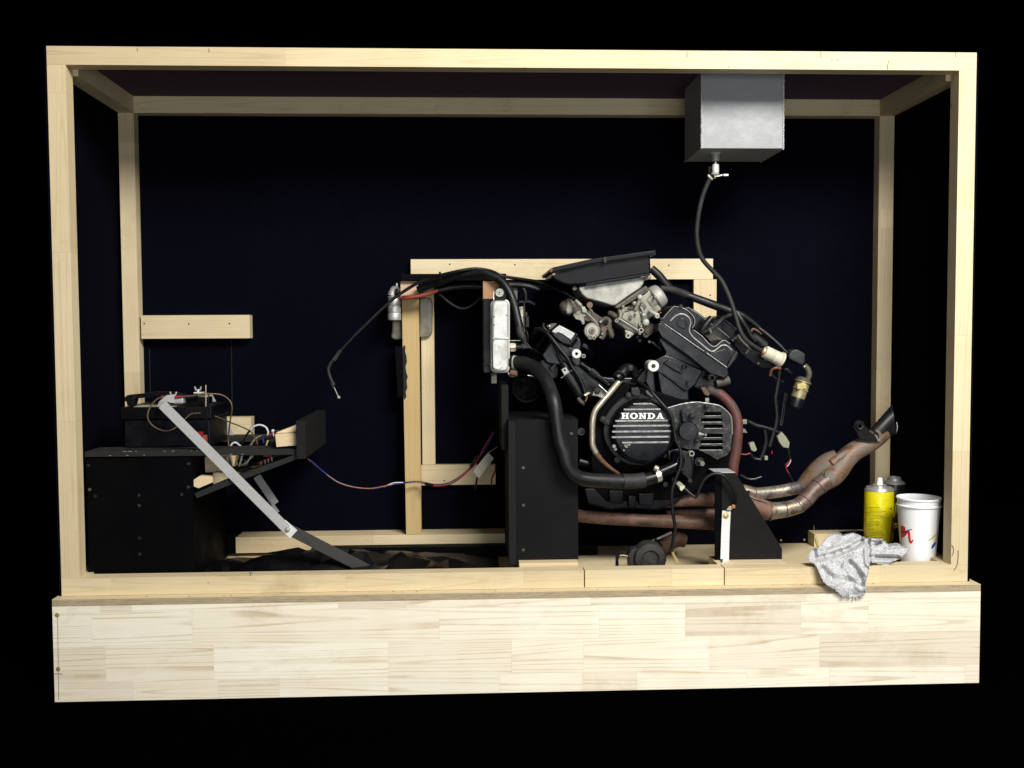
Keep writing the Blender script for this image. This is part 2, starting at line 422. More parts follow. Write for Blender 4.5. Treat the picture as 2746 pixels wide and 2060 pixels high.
CUPW = painted('white_cup_plastic', (0.88, 0.88, 0.89), 0.35, 0.4, (0.84, 0.84, 0.84), 0.3, 18, bumpy=0); BLUEP = plain('blue_print', (0.01, 0.06, 0.30)); YELP = plain('gold_print', (0.60, 0.45, 0.05))
BOTTLE = painted('cloudy_bottle_plastic', (0.20, 0.18, 0.13), 0.4, 0.5, (0.05, 0.03, 0.02), 0.8, 22)
GRASS = plain('dry_grass_blade', (0.33, 0.34, 0.07), 0.6)
MARK = plain('dark_pencil', (0.05, 0.04, 0.02), 0.8, 0.1)
BLACKPAINT = painted('brushed_black_paint', (0.008, 0.008, 0.009), 0.6, 0.25, (0.02, 0.02, 0.02), 0.5, 30)

def rustmat(name, stops, scale, mt=0.25, rough=0.55, amt=0.5):
    m, nt, b = newmat(name)
    v = coords(nt, (1, 1, 1))
    n1 = noise_(nt, v, scale, 7, 0.7, 0.4); n2 = noise_(nt, v, scale*12, 4, 0.7)
    mx = nd(nt, 'ShaderNodeMath', operation='MULTIPLY_ADD'); mx.inputs[1].default_value = 0.25; nt.links.new(n2, mx.inputs[0]); nt.links.new(n1, mx.inputs[2])
    sb = nd(nt, 'ShaderNodeMath', operation='SUBTRACT'); sb.inputs[1].default_value = 0.125; nt.links.new(mx.outputs[0], sb.inputs[0])
    c = ramp(nt, stops, sb.outputs[0])
    nt.links.new(c, b.inputs['Base Color']); b.inputs['Metallic'].default_value = mt
    nt.links.new(ramp(nt, [(0.3, (rough-0.15,)*3), (0.7, (rough+0.25,)*3)], n1), b.inputs['Roughness'])
    bump(nt, b, n2, 0.35, 0.0007)
    return m
RUST = rustmat('rusted_exhaust_steel', [(0.28, (0.03, 0.017, 0.012)), (0.45, (0.10, 0.050, 0.030)), (0.58, (0.16, 0.085, 0.055)), (0.72, (0.04, 0.022, 0.018))], 26, 0.1, 0.6)
RUSTPINK = rustmat('pink_rusted_steel', [(0.3, (0.07, 0.034, 0.024)), (0.5, (0.19, 0.10, 0.068)), (0.66, (0.09, 0.045, 0.036))], 24, 0.1, 0.6)
HEATDARK = rustmat('burnt_brown_steel', [(0.28, (0.045, 0.03, 0.03)), (0.45, (0.12, 0.075, 0.06)), (0.58, (0.17, 0.12, 0.105)), (0.72, (0.075, 0.05, 0.05))], 16, 0.3, 0.42)
HEATED = rustmat('heat_blued_steel', [(0.30, (0.05, 0.035, 0.035)), (0.42, (0.17, 0.11, 0.065)), (0.52, (0.33, 0.29, 0.22)), (0.60, (0.14, 0.13, 0.135)), (0.70, (0.09, 0.05, 0.036))], 20, 0.6, 0.36)
COLLECT = rustmat('scaled_collector_steel', [(0.30, (0.05, 0.026, 0.018)), (0.44, (0.19, 0.105, 0.06)), (0.55, (0.15, 0.14, 0.12)), (0.68, (0.10, 0.098, 0.09)), (0.8, (0.05, 0.026, 0.018))], 24, 0.15, 0.55)
REDHOSE = rustmat('red_dusty_hose', [(0.38, (0.085, 0.017, 0.012)), (0.48, (0.10, 0.032, 0.024)), (0.56, (0.055, 0.042, 0.038)), (0.7, (0.04, 0.036, 0.035))], 9, 0.0, 0.6)
def clothmat():
    m, nt, b = newmat('grey_white_towelling')
    v = coords(nt, (1, 1, 1), False)
    n1 = noise_(nt, v, 270, 3, 0.75); n2 = noise_(nt, v, 45, 5, 0.65); n3 = noise_(nt, v, 14, 3, 0.5)
    c = mix(nt, (0.60, 0.60, 0.61), (0.20, 0.21, 0.22), ramp(nt, [(0.46, (0, 0, 0)), (0.66, (1, 1, 1))], n1))
    c = mix(nt, c, (0.30, 0.31, 0.31), ramp(nt, [(0.48, (0, 0, 0)), (0.7, (0.75, 0.75, 0.75))], n2))
    c = mix(nt, c, (0.60, 0.59, 0.55), ramp(nt, [(0.5, (0, 0, 0)), (0.75, (0.5, 0.5, 0.5))], n3))
    nt.links.new(c, b.inputs['Base Color']); b.inputs['Roughness'].default_value = 0.95; b.inputs['Specular IOR Level'].default_value = 0.05
    b.inputs['Sheen Weight'].default_value = 0.2
    bump(nt, b, n1, 0.6, 0.0014)
    return m
CLOTH = clothmat()
# ------------------------------------------------------------------ the timber display case (frame, panels, base)
W, H = 2.2, 1.2892
PW, RH, PD = 0.0424, 0.0428, 0.0423          # post width, rail height, timber depth
YB, YW = 0.4374, 0.4745                      # front of the back timbers, back wall
HC = H-0.012                                 # underside of the ceiling panel
BH = 0.0459
case = thing('display_case', 'large open pine display case with black lined back and deep finger jointed base board', 'display case', (1.1, 0.22, -0.245))
def part_empty(name, parent, label=None):
    o = bpy.data.objects.new(name, None); o.empty_display_size = 0.02; COL.objects.link(o); o.parent = parent
    if label: o['label'] = label
    return o
GAP = 0.00004
def xjoint(us, v, y): return [unproj(u, v, y).x for u in us]
# bottom front rail, cut through at two places
br = part_empty('bottom_rail', case)
xs = [0.0]+xjoint([298, 929, 1406, 1567.4, 1801.6, 1942.4, 2360], 1560, 0)+[W]
cuts = {4: 0.0014, 6: 0.0014}
for i in range(len(xs)-1):
    a = xs[i]+(cuts.get(i, GAP)); b = xs[i+1]-(cuts.get(i+1, GAP))
    MB().box(a, b, random.uniform(-0.0002, 0.0002), PD, 0.0006, RH).build('segment', PINE_X, br, 0.0003)
tr = part_empty('top_rail', case)
xs = [0.0]+xjoint([764.6, 1865, 2393], 160, 0)+[W]
for i in range(len(xs)-1):
    MB().box(xs[i]+GAP, xs[i+1]-GAP, random.uniform(-0.0002, 0.0002), PD, H-RH, H).build('segment', PINE_X, tr, 0.0003)
def zjoint(vs, u, y): return [unproj(u, v, y).z for v in vs]
for x0, us, u in ((0.0, [1130, 677, 249], 150), (W-PW, [1210, 900, 561], 2590)):
    ps = part_empty('front_post', case)
    zs = [RH]+zjoint(us, u, 0)+[H-RH]
    for i in range(len(zs)-1):
        MB().box(x0, x0+PW, random.uniform(0.0, 0.0003), PD, zs[i]+GAP, zs[i+1]-GAP).build('segment', PINE_Z, ps, 0.0003)
# back timbers
BX0, BX1 = 0.012, 0.0548
for x0, x1, us, u in ((BX0, BX1, [1000, 380], 330), (W-BX1, W-BX0, [990, 612, 560], 2380)):
    ps = part_empty('back_post', case)
    zs = [0.0435]+sorted(zjoint(us, u, YB))+[HC-BH]
    for i in range(len(zs)-1):
        MB().box(x0, x1, YB+random.uniform(0, 0.0004), YW, zs[i]+GAP, zs[i+1]-GAP).build('segment', PINE_Z, ps, 0.0003)
bt = part_empty('back_top_rail', case)
xs = [BX1+0.0003]+xjoint([1165, 1990], 290, YB)+[W-BX1-0.0003]
for i in range(len(xs)-1):
    MB().box(xs[i]+GAP, xs[i+1]-GAP, YB+random.uniform(0, 0.0004), YW, HC-BH, HC).build('segment', PINE_X, bt, 0.0003)
for x0, x1 in ((BX0, BX1), (W-BX1, W-BX0)):
    MB().box(x0, x1, PD+0.0004, YW, HC-BH+0.0002, HC).build('side_top_rail', PINE_Y, case, 0.0008)
    MB().box(x0, x1, PD+0.0004, YW, 0.0006, 0.043).build('side_bottom_rail', PINE_Y, case, 0.0008)
ZBB = unproj(1000, 1436, 0.397).z
xs = [unproj(632, 1460, 0.397).x, unproj(1000, 1460, .397).x, unproj(1500, 1460, .397).x]
bb = part_empty('back_bottom_rail', case)
for i in range(2):
    MB().box(xs[i]+GAP, xs[i+1]-GAP, 0.397, YW, 0.0006+0.011, ZBB).build('segment', PINE_X, bb, 0.0008)
xr0 = unproj(2190, 1440, 0.40).x; zr = unproj(2250, 1421, YW).z
MB().box(xr0, W-BX1-0.0004, 0.42, YW, 0.0006, zr).build('back_bottom_rail', PINE_X, case, 0.0008)
# black lining
MB().box(-0.006, W+0.006, YW+0.0003, YW+0.006, 0.0006, H).build('back_panel', PANEL, case, 0)
MB().box(-0.006, -0.0004, 0.0012, YW, 0.0006, H-0.002).build('side_panel', PANEL, case, 0)
MB().box(W+0.0004, W+0.006, 0.0012, YW, 0.0006, H-0.002).build('side_panel', PANEL, case, 0)
MB().box(0.0002, W-0.0002, PD+0.0004, YW, HC+0.0003, H-0.002).build('ceiling_panel', CEILVEIL, case, 0)
# plywood deck: cut edge to the front, veneer on top
YF = -0.028
XL = unproj(140, 1640, YF).x; XR = unproj(2630, 1580, YF).x
deck = MB().box(XL, XR, YF, YW+0.006, -0.0165, -0.0012).build('plywood_deck', PLYEDGE, case, 0.0006)
MB().box(XL, XR, YF, YW+0.006, -0.0011, 0.0).build('deck_veneer', PINE_X, deck, 0.0003)
# base front: glued staves in four courses, and a box behind them
ZB = unproj(400, 1878, YF).z
base = part_empty('base_board', case)
rows = [-0.0168, unproj(900, 1634, YF).z, unproj(900, 1724, YF).z, unproj(900, 1816, YF).z, ZB]
joints = [[268, 353, 907, 1088, 1385, 1584, 1776, 2160], [245.6, 516, 1178, 1607, 1838, 2148, 2328], [283.5, 573, 1042, 1372, 1565, 1903, 2198], [358, 586, 749, 1042, 1340, 1562, 1708, 2001, 2224, 2587]]
for r in range(4):
    xs = [XL]+xjoint(joints[r], [1630, 1690, 1780, 1850][r], YF)+[XR]
    for i in range(len(xs)-1):
        MB().box(xs[i]+0.00006, xs[i+1]-0.00006, YF+random.uniform(-0.0001, 0.0002), YF+0.018, rows[r+1]+0.0001, rows[r]-0.0001).build('stave', PINE_PALE, base, 0.00018)
MB().box(XL, XR, YF+0.019, YW+0.006, ZB, -0.017).build('base_box', BLACKBOARD, case, 0)
# screw heads and a pencilled line at the base's left end
for x, y in ((170, 630), (178, 1088)):
    c = X8.p(x, y, YF)
    MB().lathe(c+Vector((0, -0.0012, 0)), (0, 1, 0), [(0.0, 0.0003), (0.0035, 0.0), (0.0052, 0.0004), (0.0056, 0.0016)], 16).build('screw_head', GOLD, case)
pl = [X8.p(172, 640, YF-0.0004), X8.p(176, 900, YF-0.0004), X8.p(182, 1350, YF-0.0004)]
MB().tube(pl, 0.0005, 4, 4).build('pencil_line', MARK, case)
MB().tube([X8.p(150, 1128, YF-0.0004), X8.p(215, 1130, YF-0.0004)], 0.0007, 2, 4).build('pencil_line', MARK, case)
# pencil ticks on the rails: the letter T, a hook like a 7, stray strokes
def strokes(lst, zm, Y, r, name='pencil_mark'):
    for pts in lst:
        MB().tube([zm.p(x, y, Y) for x, y in pts], r, 4, 4).build(name, MARK, case)
strokes([[(1795, 272), (1825, 274)], [(1807, 274), (1806, 300)], [(1444, 352), (1452, 358)]], X8, -0.0004, 0.0008)
strokes([[(1403, 182), (1411, 183)], [(1411, 183), (1407, 190)]], S_, -0.0004, 0.0008)
strokes([[(1516, 133), (1506, 160), (1504, 192)], [(1170, 128), (1176, 134)], [(1203, 136), (1211, 138)], [(315, 85), (314, 120)], [(1108, 85), (1110, 120)], [(1908, 85), (1910, 122)], [(562, 172), (564, 182)]], Z2, -0.0004, 0.0007)
strokes([[(1455, 95), (1455, 130)], [(845, 95), (848, 120)]], Z1, -0.0004, 0.0007)
strokes([[(1818, 1052), (1836, 1090), (1836, 1135), (1822, 1168)], [(1887, 1110), (1886, 1200), (1872, 1280), (1842, 1325)]], X2, -0.0004, 0.0009)
# specks and nail marks along the ledge
for i in range(26):
    u = random.uniform(200, 2580); y = random.uniform(-0.024, -0.004)
    p = unproj(u, 1600, y)
    MB().box(p.x-0.002, p.x+0.002, y, y+0.0014, 0.0001, 0.0006).build('speck', MARK, case) if i % 2 else None
# battens fixed to the back panel
def batten(zm, x0, y0, x1, y1, Y, mat, bev=0.0009, name='batten', yb=YW):
    a = zm.p(x0, y0, Y); b = zm.p(x1, y1, Y)
    o = MB().box(a.x, b.x, Y, yb-0.0003, b.z, a.z).build(name, mat, case, bev)
    return o
b1 = batten(Z3, 490, 127, 1300, 297, YB-0.001, PINE_X)
b2 = batten(Z3, 1020, 885, 1310, 1030, 0.43, PINE_X)
TOPB = batten(S_, 1101, 695.5, 1912, 749, 0.452, PINE_X)
batten(S_, 1860.5, 749.6, 1921, 930, 0.452, PINE_Z)
batten(S_, 1128, 753, 1167.5, 1246.5, 0.454, PINE_Z)
batten(S_, 1129, 1247.5, 1329, 1299.5, 0.454, PINE_X)
for zm, pts, Y in ((Z3, [(517, 188), (846, 190), (1148, 187)], YB-0.001), (Z6, [(1313, 217), (1957, 222)], 0.452), (Y3, [(415, 272), (905, 628)], 0.452), (Z7, [(847, 1281)], 0.454)):
    for x, y in pts:
        c = zm.p(x, y, Y)
        MB().lathe(c+Vector((0, -0.0006, 0)), (0, 1, 0), [(0, 0.0), (0.0022, 0.0), (0.0024, 0.001)], 10).build('nail_head', MARK, case)
# thin cracks of the back panel's joints near the left batten
for x, ya, yb_ in ((1163, 300, 890), (555, 375, 700)):
    MB().tube([Z3.p(x, ya, YW-0.0002), Z3.p(x+6, yb_, YW-0.0002)], 0.0003, 2, 4).build('panel_seam', ALLOYDARK, case)
# black board against the back left of the floor, with a screw
a = X5.p(55, 190, 0.40); b = X5.p(300, 300, 0.40)
MB().box(a.x, b.x, 0.40, YW-0.0003, 0.0115, a.z).build('kick_board', BLACKBOARD, case, 0.001)
MB().lathe(X5.p(218, 257, 0.3996), (0, -1, 0), [(0.0035, -0.001), (0.0035, 0.0004), (0.0015, 0.0006), (0, 0.0001)], 12).build('screw_head', SCREW, case)
# black foam bar lying on the floor at the back
a = X5.p(750, 237, 0.39); b = X5.p(1905, 280, 0.39)
MB().box(a.x, b.x+0.25, 0.355, 0.3965, 0.0006, 0.0300).build('foam_bar', BLACKBOARD, case, 0.001)

# the ground it stands on, near black by its own colour
g = MB().box(-6, 8, -6, 6, ZB-0.02, ZB-0.0005).build('ground', painted('near_black_ground', (0.0004, 0.0004, 0.0004), 1.0, 0.0, (0.0005, 0.0005, 0.0005), 0.5, 1, bumpy=0), None, 0)
g['kind'] = 'structure'; g['label'] = 'near black ground the case stands on'
# ------------------------------------------------------------------ left: black plywood battery bench
def pbox(zm, x0, y0, x1, y1, Y0, Y1, mb=None):
    a = zm.p(x0, y0, Y0); b = zm.p(x1, y1, Y0)
    return (mb or MB()).box(min(a.x, b.x), max(a.x, b.x), Y0, Y1, min(a.z, b.z), max(a.z, b.z))
bench = thing('battery_bench', 'black painted plywood bench with a slanting brace at the case\'s left end', 'bench', (0.20, 0.2, 0.0))
YBN = 0.060
a = Z4.p(130, 1000, YBN); b = Z4.p(1390, 1000, YBN)
ZT = Z4.p(800, 930, YBN-0.006).z; ZU = Z4.p(800, 992, YBN-0.006).z
XE = Z5.p(1320, 900, YBN).x
front = MB().box(a.x, b.x, YBN, YBN+0.018, 0.0008, ZU-0.0005).build('front_panel', BLACKBOARD, bench, 0.0008)
for x, y in ((163, 1098), (178, 1385), (245, 1462), (765, 1452), (768, 1575), (1270, 1443), (1352, 1078), (1350, 1355)):
    c = Z4.p(x, y, YBN)
    MB().lathe(c+Vector((0, -0.0010, 0)), (0, 1, 0), [(0, 0.0008), (0.0012, 0.0006), (0.0014, 0.0), (0.0036, 0.0), (0.0042, 0.0012)], 14).build('screw_head', ALLOYDARK if (x, y) == (178, 1385) else SCREWDULL, front)
for x, y in ((606, 538), (608, 633)):
    c = Z8.p(x, y, YBN)
    MB().lathe(c+Vector((0, -0.0010, 0)), (0, 1, 0), [(0, 0.0008), (0.0012, 0.0006), (0.0014, 0.0), (0.0036, 0.0), (0.0042, 0.0012)], 14).build('screw_head', SCREWDULL, front)
MB().box(a.x, a.x+0.018, YBN+0.0185, 0.40, 0.0008, ZU-0.0005).build('side_panel', BLACKBOARD, bench, 0.0008)
MB().box(b.x-0.018, b.x, YBN+0.0185, 0.40, 0.0008, ZU-0.0005).build('side_panel', BLACKBOARD, bench, 0.0008)
MB().box(a.x, XE-0.0004, YBN-0.006, YBN+0.085, ZU, ZT).build('front_shelf_board', BLACKPLY, bench, 0.0008)
MB().box(a.x, XE-0.0004, 0.33, 0.41, ZU+0.004, ZT+0.004).build('rear_shelf_board', BLACKPLY, bench, 0.0008)
DUSTLITTOP = painted('dusty_lit_shelf_top', (0.020, 0.020, 0.019), 0.7, 0.2, (0.05, 0.05, 0.046), 0.8, 25)  # dust grey, with the light from above painted into it
MB().box(a.x+0.004, XE-0.002, YBN-0.0055, YBN+0.084, ZT+0.0001, ZT+0.0008).build('shelf_top', DUSTLITTOP, bench)
# grey flecks of bare ply along the shelf's front edge
for i in range(14):
    x = random.uniform(a.x+0.05, XE-0.12); z = random.choice((ZT-0.0003, ZT-0.0003, ZU+0.003))
    MB().box(x, x+random.uniform(0.002, 0.012), YBN-0.0066, YBN-0.0055, z-0.0003, z+0.0004).build('chipped_fleck', STRAPGREY, bench)
zt = Z5.p(1330, 572, YBN-0.02).z; zb = Z5.p(1330, 1022, YBN-0.02).z
MB().box(XE, XE+0.0215, YBN-0.02, 0.395, zb, zt).build('end_board', BLACKPLYX, bench, 0.0008)
q = [(95, 1432), (640, 1205), (1312, 962), (1325, 1020), (660, 1272), (122, 1490)]
MB().prism(Z5, q, YBN-0.004, 0.36).build('slanting_brace', BLACKPLY, bench, 0.0008)
# raw blocks of pine
MB().prism(Z5, [(1050, 728), (1297, 716), (1312, 862), (1066, 882)], YBN+0.004, YBN+0.075).build('pine_block', CUTWOOD, bench, 0.0012)
aw = Z5.p(1052, 722, YBN+0.04); bw = Z5.p(1312, 722, YBN+0.04)
tri = [aw+Vector((0, 0, 0.0015)), bw+Vector((0, 0, 0.0015)), Z5.p(1312, 618, YBN+0.04)]
MB().xprism(tri, 0.06).build('pine_wedge', CUTWOOD, bench, 0.0008)
MB().prism(Z4, [(1410, 1270), (1480, 1225), (1625, 1232), (1640, 1300), (1470, 1372), (1412, 1350)], YBN+0.006, YBN+0.03).build('pine_block', CUTWOOD, bench, 0.0014)
pbox(Z4, 1545, 995, 1830, 1180, 0.16, 0.20).build('pine_block', PINE_X, bench, 0.001)
pbox(Z4, 1640, 1186, 1850, 1330, 0.13, 0.20).build('pine_block', PINE_X, bench, 0.001)
pbox(Z5, 480, 985, 575, 1110, 0.22, 0.25).build('pine_block', PINE_X, bench, 0.001)

# ------------------------------------------------------------------ battery on the bench
ZBT = ZT+0.0009
bat = thing('battery', 'black car battery with a flat lid and clamp bar on the plywood bench', 'battery', (Z4.p(1000, 700, 0.2).x, 0.2, ZBT))
def bz(zm, x, y, Y): return zm.p(x, y, Y).z
yb0, yb1 = 0.115, 0.31
xa = Z4.p(545, 600, yb0).x; xb = Z4.p(1625, 600, yb0).x
zl = Z4.p(800, 500, yb0).z; zt2 = Z4.p(800, 408, yb0).z
MB().box(xa+0.006, xb-0.006, yb0+0.006, yb1-0.006, ZBT+0.0006, zl-0.012).build('casing', PLASTICBLK, bat, 0.004)
lid = MB().box(xa, xb, yb0, yb1, zl-0.0115, zt2).build('lid', PLASTICBLK, bat, 0.003)
for x in range(8):
    xx = xa+0.14+x*0.010
    MB().box(xx, xx+0.004, yb0-0.0015, yb0+0.001, zl-0.006, zt2-0.004).build('lid_rib', PLASTICBLK, lid, 0.0005)
# bare patch of worn label on the lid
MB().box(xa+0.03, xa+0.13, yb0+0.01, yb0+0.10, zt2+0.0001, zt2+0.0006).build('worn_label', TAPE, lid)
bar_pts = [(612, 300), (660, 262), (830, 246), (990, 225), (1180, 228), (1330, 268), (1460, 250)]
MB().strip([Z4.p(x, y+22, 0.17-0.0*i) for i, (x, y) in enumerate(bar_pts)], 0.011, 0.026).build('clamp_bar', PLASTICBLK, bat, 0.001)
MB().prism(Z4, [(610, 270), (690, 258), (720, 285), (690, 390), (620, 392)], 0.155, 0.19).build('clamp_hook', PLASTICBLK, bat, 0.002)
pbox(Z4, 1452, 290, 1592, 372, 0.15, 0.19).build('terminal_block', PLASTICBLK, bat, 0.002)
pbox(Z4, 1160, 300, 1290, 368, 0.14, 0.17).build('terminal_post', ALUMDARK, bat, 0.004)
pbox(Z4, 1460, 245, 1580, 290, 0.155, 0.18).build('terminal_clamp', BRASS, bat, 0.002)
def wing_nut(zm, x, y, Y, par):
    c = zm.p(x, y, Y); m = MB()
    m.lathe(c, (0, 0, 1), [(0, 0), (0.0042, 0), (0.0036, 0.007), (0, 0.007)], 14)
    for s in (-1, 1):
        m.prism(S_, [(0, 0)]*3, Y, Y) if False else None
        base = c+Vector((s*0.003, -0.001, 0.003))
        pts = [base, base+Vector((s*0.004, 0, 0.002)), base+Vector((s*0.0065, 0, 0.009)), base+Vector((s*0.0055, 0, 0.0125)), base+Vector((s*0.0025, 0, 0.010)), base+Vector((0, 0, 0.003))]
        m.xprism(pts, 0.002)
    return m.build('wing_nut', CHROME, par, 0.0004)
wing_nut(Z4, 1172, 292, 0.145, bat); wing_nut(Z4, 1465, 230, 0.165, bat)
pbox(Z4, 1410, 232, 1510, 244, 0.155, 0.18).build('washer_plate', STRAPPALE, bat, 0.0004)
MB().tube([Z4.p(1557, 145, 0.125), Z4.p(1557, 900, 0.125)], 0.0016, 4, 8).build('threaded_rod', BRASS, bat)
pbox(Z4, 1445, 700, 1520, 770, 0.108, 0.1145).build('red_label', RED, bat, 0.0004)
pbox(Z4, 1500, 740, 1570, 830, 0.108, 0.1145).build('red_label', REDSLEEVE, bat, 0.0004)

# ------------------------------------------------------------------ straps
s1 = thing('metal_strap', 'long grey metal strap slanting down from the battery\'s front terminal', 'metal strap', Z4.p(2100, 1400, 0.03))
pts = [(1180, 306, 0.142), (1110, 312, 0.12), (1052, 345, 0.085), (1030, 385, 0.062)]
MB().strip([Z4.p(*p) for p in pts], 0.021, 0.002).build('bent_end', STRAPGREY, s1, 0.0003)
e0 = Z4.p(1040, 375, 0.055); e1 = F_.p(619, 1142, 0.045)
MB().bar(e0, e1, 0.0235, 0.002).build('flat_bar', STRAPGREY, s1, 0.0004)
e2 = F_.p(626, 1149, 0.045)
MB().bar(e1+Vector((-0.012, 0.0021, 0.012)), e2+Vector((0.009, 0.0021, -0.006)), 0.026, 0.0018).build('end_tab', STRAPPALE, s1, 0.0004)
def bolt(c, r, h, mat, par, axis=(0, -1, 0), name='bolt'):
    return MB().lathe(c, axis, [(r*1.7, -0.0005), (r*1.7, 0.001), (r, 0.0011), (r*0.98, h), (r*0.5, h+0.0006), (0, h+0.0003)], 6 if False else 12).build(name, mat, par)
bolt(e1+Vector((0.0018, -0.001, -0.0015)), 0.0038, 0.004, BRASS, s1)
d = tag(MB().bar(F_.p(617, 1140, 0.052), F_.p(812, 1240, 0.115), 0.0275, 0.0025).build('dark_flat_bar', painted('grey_brown_bar', (0.045, 0.044, 0.042), 0.6, 0.3), None, 0.0004), 'dark flat bar running from the grey strap\'s bolt down behind the front rail', 'metal bar')
s2 = thing('metal_strap', 'shorter grey metal strap behind the bench, bolted below the slanting brace', 'metal strap', Z5.p(1000, 1500, 0.38))
MB().bar(Z4.p(1575, 262, 0.36), Z4.p(1850, 770, 0.395), 0.025, 0.002).build('flat_bar', STRAPGREY, s2, 0.0004)
MB().bar(Z5.p(835, 1225, 0.375), Z5.p(1055, 1555, 0.375), 0.0215, 0.002).build('flat_bar', STRAPGREY, s2, 0.0004)
MB().bar(Z5.p(1020, 1565, 0.377), Z5.p(1085, 1655, 0.38), 0.010, 0.002).build('flat_bar', STRAPGREY, s2, 0.0004)
bolt(Z5.p(1005, 1520, 0.3735), 0.004, 0.003, ALUMDARK, s2)

# ------------------------------------------------------------------ wires round the battery
def wire(name, zm, pts, r, mat, label=None, cat='wire', parent=None, group=None, n=7, seg=8):
    o = MB().tube([zm.p(*p) for p in pts], r, n, seg).build(name, mat, parent)
    if label: tag(o, label, cat, group)
    return o
w = thing('terminal_wire', 'brown wire with red crimp ends looping from the battery\'s front wing nut', 'wire', Z4.p(1000, 500, 0.09))
wire('loop', Z4, [(1060, 290, 0.135), (980, 310, 0.12), (900, 400, 0.095), (865, 520, 0.085), (910, 610, 0.085), (1000, 670, 0.088), (1100, 688, 0.095), (1200, 650, 0.108), (1300, 560, 0.11), (1380, 490, 0.112), (1480, 478, 0.113)], 0.0017, BROWNW, parent=w)
wire('lead', Z4, [(1250, 282, 0.14), (1380, 275, 0.145), (1560, 250, 0.15), (1740, 262, 0.16), (1840, 330, 0.16), (1868, 420, 0.16), (1850, 540, 0.17), (1825, 760, 0.2), (1828, 870, 0.2)], 0.0019, BROWNW, parent=w)
for (xa_, ya_, xb_, yb_) in ((1030, 284, 1100, 292), (1200, 290, 1265, 278)):
    MB().tube([Z4.p(xa_, ya_, 0.137), Z4.p(xb_, yb_, 0.139)], 0.0036, 2, 10).build('crimp', RED, w)
wire('sensor_wire', Z4, [(1480, 478, 0.113), (1600, 495, 0.14), (1720, 535, 0.16), (1850, 590, 0.2), (1980, 640, 0.22), (2090, 700, 0.22), (2150, 790, 0.22), (2170, 850, 0.22)], 0.0018, BROWNW, 'thin brown wire slanting from under the battery lid to the wire bundle')
loom = thing('wire_bundle', 'bundle of black, white and yellow wires with red crimps between the bench boards', 'wire bundle', Z5.p(750, 900, 0.2))
for pts, r, mt in (
    ([(640, 870, 0.22), (690, 780, 0.22), (740, 700, 0.22), (800, 640, 0.22), (870, 620, 0.22), (940, 650, 0.22), (970, 700, 0.22), (962, 740, 0.22)], 0.0030, RUBBER),
    ([(760, 680, 0.214), (800, 637, 0.213), (870, 618, 0.213), (940, 645, 0.213), (968, 700, 0.213), (962, 742, 0.213)], 0.0023, WHITEW),
    ([(520, 880, 0.2), (545, 838, 0.2), (590, 830, 0.2), (640, 870, 0.21)], 0.0025, WHITEW),
    ([(490, 985, 0.14), (485, 1030, 0.14), (470, 1070, 0.14)], 0.0026, WHITEW),
    ([(660, 985, 0.14), (640, 1060, 0.14), (622, 1115, 0.14)], 0.0026, WHITEW),
    ([(770, 985, 0.15), (730, 1050, 0.145), (690, 1100, 0.14)], 0.0023, WHITEW),
    ([(620, 985, 0.15), (595, 1040, 0.145), (582, 1112, 0.14)], 0.0023, YELLOWW),
    ([(790, 985, 0.16), (720, 1050, 0.15), (650, 1105, 0.145)], 0.0023, YELLOWW),
    ([(900, 1090, 0.13), (840, 1112, 0.13), (770, 1112, 0.13), (700, 1090, 0.14)], 0.0023, YELLOWW),
    ([(968, 800, 0.2), (950, 850, 0.2), (940, 880, 0.2)], 0.0023, YELLOWW),
    ([(760, 860, 0.24), (810, 790, 0.24), (870, 750, 0.24), (930, 740, 0.24)], 0.0022, CREAM),
    ([(905, 740, 0.23), (905, 780, 0.23), (915, 830, 0.23)], 0.003, BLUE),
    ([(525, 1125, 0.12), (640, 1130, 0.12), (760, 1100, 0.12), (850, 1065, 0.12)], 0.0032, RUBBER),
    ([(700, 880, 0.25), (800, 850, 0.25), (900, 800, 0.25), (1040, 760, 0.25)], 0.0034, RUBBER),
    ([(1000, 700, 0.2), (1080, 690, 0.2), (1120, 700, 0.21)], 0.0022, RUBBERGREY),
    ([(1000, 850, 0.19), (1020, 820, 0.19), (1050, 800, 0.19)], 0.0022, RUBBERGREY),
    ([(590, 1000, 0.16), (650, 1030, 0.16), (720, 1035, 0.16), (800, 1000, 0.16)], 0.0018, BROWNW),
    ([(560, 1160, 0.13), (600, 1185, 0.13), (640, 1190, 0.13)], 0.0025, YELLOWW)):
    wire('strand', Z5, pts, r, mt, parent=loom)
for k, (x, y) in enumerate(((870, 1070), (915, 1052), (955, 1035), (995, 1018), (1015, 725))):
    MB().tube([Z5.p(x-28, y+12, 0.118), Z5.p(x+28, y-12, 0.118)], 0.0034, 2, 10).build('crimp', RED, loom)
    MB().tube([Z5.p(x+15, y-18, 0.116), Z5.p(x+20, y+30, 0.116)], 0.0016, 2, 8).build('crimp_tail', WHITEW, loom)
pbox(Z5, 910, 968, 1010, 1000, 0.122, 0.13).build('crimp', RED, loom, 0.001)
MB().ball(Z5.p(1025, 690, 0.2), 0.0045).build('crimp', WHITEW, loom)

